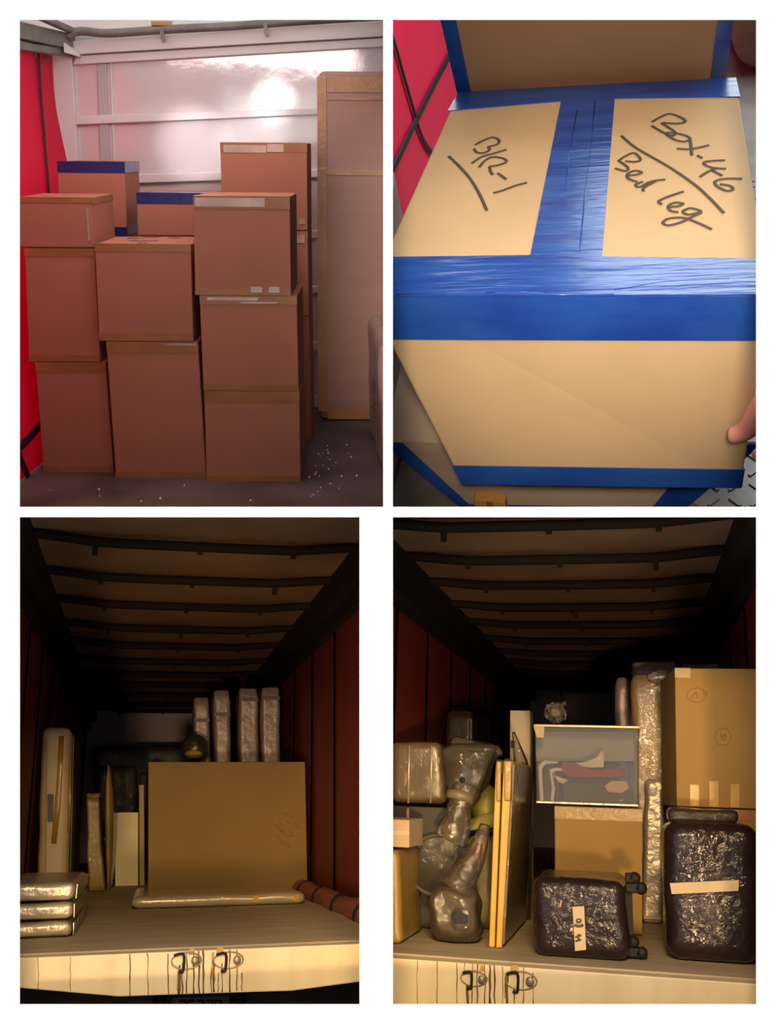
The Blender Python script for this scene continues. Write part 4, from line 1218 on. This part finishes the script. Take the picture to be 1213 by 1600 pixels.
# ---------------- lower right bay
B4 = Bay(995, 1240, -0.03, 0, 1, -1)
h4, H4, xl4, xr4, y04, y14 = trailer(B4, 995, 1516, 1.87, 1.96, 0.88, [813, 868, 909, 945, 973, 999, 1019, 1035, 1050, 1063, 1075], 900, (0.24, 0.5, 0.76), 0.6, 1)
fy4 = lambda u, v: B4.p(u, v, z=0).y
D4 = [(714, 1500, 1568, .5), (726, 1502, 1520, .5), (731, 1538, 1568, 1.5), (738, 1502, 1568, .6), (746, 1502, 1568, .7), (758, 1505, 1568, .7), (766, 1502, 1568, 1.1), (773, 1504, 1568, 1.0), (786, 1510, 1568, .4), (792, 1520, 1568, 1.6), (804, 1545, 1568, .6), (818, 1508, 1568, .7), (833, 1520, 1568, .5), (652, 1498, 1568, .3), (683, 1498, 1568, .4)]
bumper(B4, 'cream rear bumper board with rust streaks and latches, under the wrapped suitcases', [(560, 1600), (900, 1606), (1190, 1610), (1190, 1526), (560, 1493)], y04 - 0.11, D4, [(734, 1529, 10, 0), (806, 1532, 12, 1)], [(788, 1520, 794, 1560), (797, 1508, 811, 1522), (750, 1508, 757, 1518)])
# large suitcase at the right
y_ = fy4(1110, 1507)
hx = front_hex(B4, (1034, 1286), (1186, 1283), (1192, 1513), (1042, 1498), y_, 0.55, zb=0.006)
t_ = Thing(B4, hx.base(), 'wrapped_suitcase', 'tall dark film-wrapped suitcase with a blank tape label, under the big carton', 'suitcase')
t_.part('body', MB().soft(hx.c, 0.085, 26, 0.014, 4, 3), WRAP_DARK, True)
q = [B4.p(*c, y=y_ - 0.022) for c in ((1050, 1397), (1154, 1392), (1155, 1375), (1047, 1380))]
t_.part('tape_label', MB().hexa(q + [c + Vector((0, 0.014, 0)) for c in q]), MASKING, label='blank cream masking tape label')
tpc = [Vector((lerp(hx.c[3].x, hx.c[2].x, 0.08), y_ + 0.12, hx.c[3].z - 0.01)), Vector((lerp(hx.c[3].x, hx.c[2].x, 0.82), y_ + 0.12, hx.c[3].z - 0.01))]
tp4 = [q_ + Vector((0, 0, 0.075)) for q_ in tpc]
t_.part('wrapped_handle', MB().soft([tpc[0], tpc[1], tp4[1], tp4[0]] + [q_ + Vector((0, 0.3, 0)) for q_ in (tpc[0], tpc[1], tp4[1], tp4[0])], 0.03, 14, 0.008, 6, 4), WRAP_BLACK, True)
ztop_s = tp4[0].z
# suitcase lying on its side
y_ = fy4(905, 1500)
hx = front_hex(B4, (830, 1374), (976, 1372), (986, 1501), (834, 1498), y_, 0.62, zb=0.006)
t_ = Thing(B4, hx.base(), 'wrapped_suitcase', 'dark film-wrapped suitcase on its side with black castors and a written tape label', 'suitcase')
t_.part('body', MB().soft(hx.c, 0.06, 24, 0.010, 4, 9), WRAP_DARK, True)
q = [B4.p(*c, y=y_ - 0.018) for c in ((899, 1486), (916, 1484), (913, 1416), (895, 1417))]
lab = t_.part('tape_label', MB().hexa(q + [c + Vector((0, 0.012, 0)) for c in q]), MASKING, label='cream tape label with handwriting')
W = lambda x, y: B4.p(820 + x / 6.065, 1340 + y / 6.065, y=y_ - 0.0195)
ln = [[(488, 600), (500, 586), (520, 583), (538, 592), (528, 604), (505, 608), (488, 600)], [(535, 612), (505, 618), (490, 610)], [(470, 645), (500, 656), (535, 655), (560, 644)], [(472, 632), (500, 640), (532, 640), (556, 630)], [(480, 795), (540, 780)], [(480, 795), (520, 765), (482, 752), (540, 740)], [(500, 735), (530, 728)]]
for l_ in ln:
    t_.part('handwriting', strokes(W, [l_], 0.0035, up=(0, 1, 0)), INK, True, parent=lab)
for (u, v) in ((992, 1372), (1002, 1388), (990, 1472), (1003, 1489)):
    c = B4.p(u, v, y=y_ + 0.16)
    rr = 8.5 * c.length / F
    ws = t_.part('castor', MB().lathe([(0.001, -0.025), (rr * 0.8, -0.025), (rr, -0.012), (rr, 0.012), (rr * 0.8, 0.025), (0.001, 0.025)], 16, Matrix.Translation(c) @ Matrix.Rotation(math.pi / 2, 4, 'X')), BLACK, True)
    a = Vector((hx.c[1].x - 0.02, y_ + 0.16, c.z))
    t_.part('fork', MB().bar(a, c, 0.05, 0.05, (0, 1, 0)), BLACK, bevel=0.008, parent=ws)
ra = [Vector((hx.c[2].x + 0.012, y_ + 0.2, lerp(hx.c[1].z, hx.c[2].z, k))) for k in (0.1, 0.9)]
t_.part('base_rail', MB().bar(ra[0], ra[1], 0.05, 0.03, (0, 1, 0)), BLACK)
# carton behind it, with the clear tote on top
yk = max(fy4(1000, 1462), y_ + 0.66)
hx = front_hex(B4, (867, 1264), (1004, 1261), (1004, 1462), (868, 1462), yk, 0.6, zb=0.004)
carton(B4, 'carton', 'ochre carton behind the suitcase with castors, carrying the clear tote', hx, CARD3, [('tape_strip', WRAP_GOLD, [('front', 0, 1, 0.90, 0.998), ('top', 0, 1, 0.002, 0.15)])])
zk = hx.c[2].z + 0.012
tx = front_hex(B4, (836, 1134), (999, 1136), (998, 1258), (838, 1257), yk, 0.42, zb=zk)
t_ = Thing(B4, tx.base(), 'clear_tote', 'clear plastic tote with red and white cloths inside, on the ochre carton', 'tote')
t_.part('shell', tx.body(), TOTE, bevel=0.012)
rim = MB()
for a, b in ((3, 2), (2, 6), (6, 7), (7, 3)):
    rim.bar(tx.c[a], tx.c[b], 0.018, 0.018)
t_.part('rim', rim, mat('pale_gold_edge', (0.55, 0.43, 0.22), 0.3, metal=0.3, coat=0.6, wrinkle=0.4), bevel=0.005)
rim = MB()
for a, b in ((0, 1),):
    rim.bar(tx.c[a] + Vector((0, -0.004, 0.012)), tx.c[b] + Vector((0, -0.004, 0.012)), 0.02, 0.016)
t_.part('crumpled_film', rim, FOIL, bevel=0.004)
yt = yk + 0.03


def inside(name, pix, th, m, dy=0.0, amp=0.006):
    q = [B4.p(u, v, y=yt + dy) for u, v in pix]
    n = len(q)
    mm = MB().add(q + [c + Vector((0, th, 0)) for c in q], [tuple(range(n)), tuple(range(n, 2 * n))[::-1]] + [(i, n + i, n + (i + 1) % n, (i + 1) % n) for i in range(n)])
    t_.part(name, mm, m, bevel=0.008)


inside('red_cloth', [(878, 1190), (905, 1192), (925, 1203), (976, 1200), (976, 1214), (925, 1216), (888, 1214), (876, 1204)], 0.10, CLOTH_RED)
inside('white_cloth', [(898, 1192), (915, 1190), (932, 1183), (940, 1172), (945, 1174), (944, 1199), (925, 1200), (912, 1198)], 0.05, CLOTH_WHITE, -0.005)
inside('white_strap', [(841, 1196), (850, 1188), (872, 1190), (872, 1193), (852, 1194), (847, 1202), (850, 1255), (844, 1255)], 0.04, CLOTH_WHITE)
inside('white_strap', [(858, 1202), (870, 1199), (888, 1201), (886, 1205), (868, 1205), (863, 1210), (868, 1232), (865, 1255), (860, 1255), (862, 1230)], 0.04, CLOTH_WHITE, 0.0)
inside('white_cloth', [(866, 1211), (890, 1219), (880, 1225), (872, 1222)], 0.04, CLOTH_WHITE)
inside('dark_cloth', [(850, 1197), (872, 1195), (880, 1212), (866, 1214), (876, 1228), (878, 1254), (850, 1254)], 0.10, CLOTH_DARK, 0.05)
inside('peach_cloth', [(944, 1228), (955, 1220), (980, 1220), (984, 1232), (972, 1240), (950, 1238)], 0.06, CLOTH_PEACH)
inside('grey_cloth', [(880, 1222), (940, 1222), (990, 1238), (990, 1254), (880, 1254)], 0.12, CLOTH_GREY, 0.05)
inside('grey_cloth', [(842, 1142), (992, 1143), (992, 1190), (842, 1190)], 0.03, mat('mid_grey_cloth', (0.30, 0.28, 0.25), 0.7), 0.25)
q = [B4.p(*c, y=yk - 0.012) for c in ((839, 1152), (850, 1153), (851, 1135), (834, 1135))]
t_.part('tape_patch', MB().hexa(q + [c + Vector((0, 0.008, 0)) for c in q]), MASKING)
ztote = tx.c[2].z
# film knot on the tote
c = B4.p(868, 1120, y=yk + 0.3)
c.z = ztote + 0.105
t_ = Thing(B4, c, 'film_bag', 'small twisted clear film knot sticking up over the tote', 'bag')
t_.part('film', MB().blob(c, (0.075, 0.05, 0.07), 0.25, 3, 6, 24, 32, None, 0.25), FILM, True)
t_.part('twist', MB().tube([c + Vector((0.03, 0, 0.03)), c + Vector((0.05, 0, 0.06)), c + Vector((0.075, 0, 0.07))], [0.02, 0.012, 0.02], 8), FILM, True)
# big carton at the right, carried by another carton
yq = fy4(1110, 1507) + 0.62
hx = front_hex(B4, (1055, 1048), (1184, 1041), (1184, 1262), (1058, 1262), yq, 0.75, back=(-0.07, 0))
zq = hx.c[0].z
hx2 = front_hex(B4, (1054, 1270), (1184, 1268), (1184, 1470), (1054, 1470), yq + 0.02, 0.75, zb=0.004, zt=zq - 0.006)
carton(B4, 'carton', 'orange brown carton under the big ochre carton, showing beside the tall suitcase', hx2, CARD3, [('tape_strip', TAPE1, [('front', 0, 1, 0.92, 0.998)])])
hx = Hex([Vector((q_.x, q_.y, max(q_.z, zq))) for q_ in hx.c])
t_ = carton(B4, 'carton', 'big ochre carton with three tape tabs and a circled mark, above the tall suitcase', hx, mat('ochre_cardboard', (0.345, 0.205, 0.058), 0.7, var=0.08, vscale=2), [
    ('tape_tab', AMBER, [('front', 0.17, 0.28, 0.005, 0.155)]), ('tape_tab', AMBER, [('front', 0.41, 0.52, 0.005, 0.185)]), ('tape_tab', AMBER, [('front', 0.67, 0.78, 0.005, 0.17)]),
    ('tape_patch', MASKING, [('front', 0.0, 0.19, 0.93, 0.998), ('top', 0.0, 0.19, 0.0, 0.1)])])
P4 = lambda u, v: B4.p(u, v, y=yq - 0.004)
circ = [(1130 + 12.5 * math.cos(a), 1151 + 13.5 * math.sin(a)) for a in [2 * math.pi * k / 24 for k in range(25)]]
circ2 = [(1089 + 15 * math.cos(a), 1086 + 11 * math.sin(a)) for a in [2 * math.pi * k / 24 for k in range(25)]]
FADED = mat('faded_marker', (0.27, 0.155, 0.045), 0.7)
for l_ in (circ, circ2):
    t_.part('circle_mark', strokes(P4, [l_], 0.0016, up=(0, 1, 0)), FADED, True)
for l_ in ([(1127, 1146), (1128, 1153), (1134, 1147), (1133, 1156), (1128, 1154)], [(1081, 1090), (1088, 1082), (1090, 1090)], [(1099, 1076), (1101, 1086), (1106, 1082)]):
    t_.part('handwriting', strokes(P4, [l_], 0.0022, up=(0, 1, 0)), FADED, True)
# foil slab and tall foil-wrapped carton
yfz = yk + 0.66
hx = front_hex(B4, (1008, 1218), (1040, 1217), (1036, 1444), (1003, 1444), fy4(1020, 1444) if fy4(1020, 1444) > yk + 0.1 else yk + 0.1, 0.10, zb=0.004)
t_ = Thing(B4, hx.base(), 'foil_wrapped_slab', 'narrow silver foil-wrapped slab on end between the ochre carton and the tall suitcase', 'slab')
t_.part('wrapping', MB().soft(hx.c, 0.035, 20, 0.008, 7, 3), FOIL, True)
m_ = MB()
hx.patch(m_, 'front', 0.1, 0.9, 0.03, 0.05, 0.006, 0.004)
t_.part('tape_band', m_, MASKING)
yz = max(hx.c[4].y + 0.06, yk + 0.68)
hx = front_hex(B4, (986, 1055), (1052, 1049), (1052, 1440), (990, 1440), yz, 0.5, zb=0.004)
t_ = Thing(B4, hx.base(), 'wrapped_slab', 'tall gold film-wrapped panel with bright creases behind the clear tote and the big carton', 'panel')
t_.part('wrapping', MB().soft(hx.c, 0.05, 22, 0.012, 5, 5), mat('film_over_tan_panel', (0.34, 0.24, 0.12), 0.45, var=0.25, vscale=5, coat=1.0, coat_rough=0.05, coat_ior=1.6, wrinkle=0.7, wscale=10), True)
t_.part('crumpled_film', MB().blob((hx.c[3] + hx.c[2]) / 2 + Vector((0.06, -0.02, -0.03)), (0.09, 0.03, 0.05), 0.3, 4, 2), FOIL, True)
# far panels
def tall(bay, name, label, cat, tl, tr, y, depth, m, group=None, r=0.05):
    a, b = bay.p(*tl, y=y), bay.p(*tr, y=y)
    zt = (a.z + b.z) / 2
    c = [Vector((a.x, y, 0.004)), Vector((b.x, y, 0.004)), Vector((b.x, y, zt)), Vector((a.x, y, zt))]
    hx = Hex(c + [q + Vector((0, depth, 0)) for q in c])
    t = Thing(bay, hx.base(), name, label, cat, group)
    t.part('wrapping', MB().soft(hx.c, r, 16, 0.01 if r > 0.02 else 0.0, 5, len(label)), m, r > 0.02)
    return t, hx


tall(B4, 'wrapped_slab', 'wide dull film-wrapped panel whose top shows just above the gold panel', 'panel', (986, 1034), (1060, 1032), yz + 0.9, 0.25, FOILDARK)
tall(B4, 'wrapped_slab', 'pale film-wrapped panel whose top edge shows over the big ochre carton', 'panel', (1064, 1037), (1128, 1034), yz + 0.85, 0.3, FOILDARK)
tall(B4, 'wrapped_roll', 'narrow dark film-wrapped roll behind the far corner of the clear tote', 'roll', (960, 1059), (984, 1056), yz + 0.5, 0.3, FOILDARK)
y9 = 9.0
t_, hx = tall(B4, 'wrapped_case', 'dark blocky wrapped case standing deep in the trailer above the film bags', 'case', (697, 1112), (739, 1107), y9, 1.2, mat('film_over_brown_case', (0.10, 0.065, 0.045), 0.4, coat=0.6, wrinkle=0.3))
m_ = MB()
hx.patch(m_, 'front', 0.93, 0.98, 0.3, 0.95, 0.008, 0.008)
t_.part('edge_tape', m_, FOILDARK)
t_, hx = tall(B4, 'ivory_post', 'ivory square post standing behind the clear tote beside the film bags', 'post', (797, 1111), (829, 1109), 8.1, 0.22, mat('ivory_paint', (0.72, 0.64, 0.50), 0.6), r=0.008)
m_ = MB()
hx.patch(m_, 'front', 0.05, 0.25, 0.80, 0.84, 0.006, 0.006)
t_.part('bracket', m_, DARKGREY)
# pack of yellow-edged picture frames on edge
yv = fy4(772, 1482)
for k, (tl, tr, br, bl, lab) in enumerate((((775, 1190), (784.5, 1190), (773, 1482), (764, 1480), 'yellow-edged framed picture on edge, the one nearer the film bags'), ((787, 1188), (801, 1190), (784, 1484), (775, 1483), 'yellow-edged framed picture on edge, the one with the brown wrapped face beside the suitcase'))):
    hx = front_hex(B4, tl, tr, br, bl, yv, 1.2, zb=0.004)
    t_ = Thing(B4, hx.base(), 'picture_frame', lab, 'picture frame', 'framed pictures on edge')
    t_.part('frame', hx.body(), FRAME_GOLD, bevel=0.006)
    if k == 1:
        m_ = MB()
        hx.patch(m_, 'right', 0.02, 0.98, 0.02, 0.98, 0.01, 0.001)
        t_.part('wrapped_face', m_, FRAME_BACK)
    q = [lerp(hx.c[3], hx.c[2], a) for a in (0.08, 0.92)]
    t_.part('film_cap', MB().soft([q[0] + Vector((0, -0.01, -0.22)), q[1] + Vector((0, -0.01, -0.22)), q[1] + Vector((0, -0.01, 0.012)), q[0] + Vector((0, -0.01, 0.012)), q[0] + Vector((0, 0.12, -0.22)), q[1] + Vector((0, 0.12, -0.22)), q[1] + Vector((0, 0.12, 0.012)), q[0] + Vector((0, 0.12, 0.012))], 0.01, 12, 0.0, 8, k), FILM, True)
# gold wrapped panel at the left edge
yw = fy4(625, 1477)
hx = front_hex(B4, (560, 1326), (622, 1330), (627, 1478), (560, 1476), yw, 0.6, zb=0.004)
t_ = Thing(B4, hx.base(), 'wrapped_slab', 'low gold film-wrapped panel on the floor under the beige box', 'panel')
t_.part('wrapping', MB().soft(hx.c, 0.03, 16, 0.006, 5, 6), WRAP_GOLD, True)
z8 = hx.c[2].z + 0.012
bx = front_hex(B4, (560, 1282), (640, 1277), (640, 1309), (560, 1318), yw + 0.12, 0.4, zb=z8)
carton(B4, 'beige_box', 'small beige box on the low gold panel at the edge of the trailer', bx, mat('beige_card', (0.50, 0.36, 0.22), 0.7, var=0.1), [('tape_strip', MASKING, [('front', 0, 1, 0.45, 0.6)])], cat='box')
# grey wrapped bundle over a dark crate
yg = yw + 0.72
cr = front_hex(B4, (600, 1262), (700, 1258), (702, 1440), (600, 1440), yg, 0.55, zb=0.004)
carton(B4, 'dark_crate', 'dark crate behind the beige box, under the grey film-wrapped bundle', cr, mat('black_crate', (0.025, 0.018, 0.015), 0.5), [('edge_tape', FOILDARK, [('front', 0.36, 0.40, 0.3, 0.98)])], cat='crate')
zg = cr.c[2].z + 0.02
hx = front_hex(B4, (608, 1152), (690, 1166), (697, 1258), (608, 1258), yg - 0.02, 0.35, zb=zg)
t_ = Thing(B4, hx.base(), 'wrapped_bundle', 'grey film-wrapped upright bundle with pale crease highlights on the dark crate', 'bundle')
t_.part('wrapping', MB().soft(hx.c, 0.05, 18, 0.010, 5, 7), OLIVE, True)
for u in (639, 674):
    t_.part('crease_glint', MB().tube([B4.p(u + 1, 1165, y=yg - 0.035), B4.p(u, 1200, y=yg - 0.035), B4.p(u - 1, 1255, y=yg - 0.035)], 0.006, 6, 0.5, up=(0, 1, 0)), FOIL, True)  # paler foil ridges put the crease highlights into the colour
# bags of soft goods between the frames and the crate
yl = yv + 0.12


def bag_pt(u, v, y):
    return B4.p(u, v, y=y)


def sz(u, px, y):
    return px * B4.p(u, 1300, y=y).length / F


# round chair seat in film
c = bag_pt(690, 1352, yl + 0.33)
t_ = Thing(B4, Vector((c.x, c.y, 0)), 'wrapped_stool', 'round-topped stool wrapped in clear film behind the lowest film bag', 'stool')
rr = sz(690, 52, yl + 0.3)
tilt = Matrix.Translation(c) @ Matrix.Rotation(math.radians(62), 4, 'X') @ Matrix.Rotation(math.radians(10), 4, 'Y')
ringp = [tilt @ Vector((rr * math.cos(a), rr * 0.9 * math.sin(a), 0)) for a in [2 * math.pi * k / 32 for k in range(33)]]
t_.part('rim', MB().tube(ringp, 0.012, 10), CLOTH_GREY, True)
t_.part('seat', MB().lathe([(0.001, -0.05), (rr * 0.6, -0.045), (rr * 0.95, -0.01)], 32, tilt), mat('dark_seat', (0.035, 0.027, 0.016), 0.5, coat=0.6, wrinkle=0.5), True)
for dx in (-0.14, 0.14):
    t_.part('leg', MB().tube([c + Vector((dx, 0.06, -0.05)), Vector((c.x + dx * 1.3, c.y + 0.05, 0.004))], 0.022, 10), WRAP_BLACK, True)
# lowest bag
hb_ = front_hex(B4, (664, 1388), (742, 1372), (752, 1474), (668, 1472), yl - 0.1, 0.26, zb=0.006)
hb_.c[3].z -= 0.05
hb_.c[7].z -= 0.05
t_ = Thing(B4, hb_.base(), 'film_bag', 'clear film bag with a long twisted neck, on the floor beside the picture frames', 'bag')
ctr = sum(hb_.c, Vector()) / 8
shr = lambda k, dx=0.0, dz=0.0: [ctr + (q_ - ctr) * k + Vector((dx, 0.0, dz)) for q_ in hb_.c]
t_.part('goods', MB().soft(shr(0.8), 0.06, 16, 0.03, 5, 4), CLOTH_GREY, True)
t_.part('dark_goods', MB().soft([ctr + (q_ - ctr) * 0.42 + Vector((0.05, -0.085, -0.02)) for q_ in hb_.c], 0.05, 12, 0.02, 5, 9), CLOTH_BLUE, True)
t_.part('film', MB().soft(hb_.c, 0.09, 30, 0.028, 9, 7), FILM, True)
neck = [bag_pt(712, 1392, yl), bag_pt(728, 1362, yl + 0.02), bag_pt(742, 1338, yl + 0.03), bag_pt(752, 1312, yl + 0.04), bag_pt(758, 1288, yl + 0.05)]
t_.part('neck', MB().tube(catmull(neck, 4), [0.10 - 0.0045 * k for k in range(17)], 12), FILM, True)
t_.part('red_goods', MB().tube([bag_pt(737, 1350, yl + 0.0), bag_pt(745, 1334, yl + 0.01), bag_pt(750, 1318, yl + 0.02)], [0.02, 0.03, 0.02], 10), CLOTH_MAROON, True)
t_.part('blue_goods', MB().tube([bag_pt(722, 1374, yl + 0.02), bag_pt(730, 1364, yl + 0.02), bag_pt(738, 1354, yl + 0.02)], [0.04, 0.055, 0.035], 10), CLOTH_BLUE, True)
# green cushion and olive goods
yg2 = yl + 0.62
hx = front_hex(B4, (738, 1230), (776, 1222), (776, 1300), (734, 1302), yg2, 0.25)
sup = front_hex(B4, (722, 1312), (774, 1310), (774, 1440), (722, 1440), yg2 - 0.02, 0.3, zb=0.004, zt=hx.c[0].z - 0.03)
t_ = Thing(B4, sup.base(), 'wrapped_bundle', 'olive film-wrapped bundle under the lime green cushion', 'bundle')
t_.part('wrapping', MB().soft(sup.c, 0.06, 14, 0.012, 4, 3), mat('film_over_olive_cloth', (0.20, 0.16, 0.05), 0.5, var=0.4, vscale=5, coat=0.8, wrinkle=0.6), True)
t_ = Thing(B4, hx.base(), 'cushion', 'lime green cushion in clear film between the film bags and the picture frames', 'cushion')
t_.part('cushion', MB().soft(hx.c, 0.11, 16, 0.02, 3, 5), GREEN, True)
q = hx.c[0] + Vector((0.03, -0.04, 0.03))
t_.part('folded_flap', MB().soft([q + Vector((-0.06, 0, -0.03)), q + Vector((0.2, 0, 0.02)), q + Vector((0.2, 0, 0.11)), q + Vector((-0.03, 0, 0.05)), q + Vector((-0.06, 0.035, -0.03)), q + Vector((0.2, 0.035, 0.02)), q + Vector((0.2, 0.035, 0.11)), q + Vector((-0.03, 0.035, 0.05))], 0.03, 10, 0.01, 5, 1), GREEN, True)
# grey bag with a snout
yu_ = yl + 0.25
hu = front_hex(B4, (686, 1160), (779, 1166), (742, 1252), (706, 1250), yu_ - 0.08, 0.20)
t_ = Thing(B4, sum(hu.c, Vector()) / 8, 'film_bag', 'large grey film bag with a narrow snout hanging over the dark crate', 'bag')
cu = sum(hu.c, Vector()) / 8
t_.part('film', MB().soft(hu.c, 0.05, 30, 0.03, 8, 12), FILM_GREY, True)
t_.part('goods', MB().soft([cu + (q_ - cu) * 0.72 for q_ in hu.c], 0.05, 14, 0.02, 6, 5), CLOTH_GREY, True)
t_.part('red_goods', MB().soft([cu + (q_ - cu) * 0.3 + Vector((-0.075, -0.05, 0.02)) for q_ in hu.c], 0.03, 12, 0.015, 7, 6), CLOTH_MAROON, True)
sn = [bag_pt(727, 1236, yu_ - 0.02), bag_pt(723, 1250, yu_ - 0.05), bag_pt(717, 1268, yu_ - 0.07), bag_pt(711, 1292, yu_ - 0.08), bag_pt(702, 1314, yu_ - 0.09)]
t_.part('snout', MB().tube(catmull(sn, 4), [0.10, 0.10, 0.095, 0.09, 0.085, 0.08, 0.072, 0.07, 0.07, 0.075, 0.085, 0.09, 0.095, 0.10, 0.10, 0.10, 0.09], 12), FILM, True)
q = bag_pt(716, 1246, yu_ - 0.08)
t_.part('pale_band', MB().tube([bag_pt(721, 1240, yu_ - 0.06), bag_pt(718, 1252, yu_ - 0.07)], 0.088, 16), mat('pale_band_cloth', (0.17, 0.135, 0.085), 0.6, coat=0.6, wrinkle=0.5), True)
t_.part('button', MB().blob(bag_pt(723, 1219, yu_ - 0.10), (0.016, 0.008, 0.018), 0.1, 2, 1, 8, 10), BLACK, True)
t_.part('top_film', MB().soft([bag_pt(702, 1170, yu_), bag_pt(784, 1182, yu_), bag_pt(780, 1166, yu_), bag_pt(706, 1152, yu_)] + [bag_pt(702, 1170, yu_ + 0.2), bag_pt(784, 1182, yu_ + 0.2), bag_pt(780, 1166, yu_ + 0.2), bag_pt(706, 1152, yu_ + 0.2)], 0.03, 16, 0.02, 6, 8), FILM, True)
# red goods in film between frames and tote
yr_ = yl + 1.28
c = bag_pt(816, 1222, yr_)
ct = Thing(B4, Vector((c.x, c.y, 0)), 'film_bag', 'film bag of red cloth squeezed between the picture frames and the clear tote', 'bag')
ct.part('goods', MB().blob(c + Vector((0, 0.02, -0.02)), (0.05, 0.05, 0.15), 0.2, 2.5, 3), CLOTH_MAROON, True)
ct.part('film', MB().tube([Vector((c.x, c.y, 0.004)), Vector((c.x, c.y, 0.5)), c + Vector((0, 0, -0.15)), c, c + Vector((-0.01, 0, 0.14)), c + Vector((-0.04, 0, 0.26)), c + Vector((-0.06, 0, 0.34))], [0.06, 0.065, 0.07, 0.07, 0.05, 0.025, 0.01], 14), FILM, True)
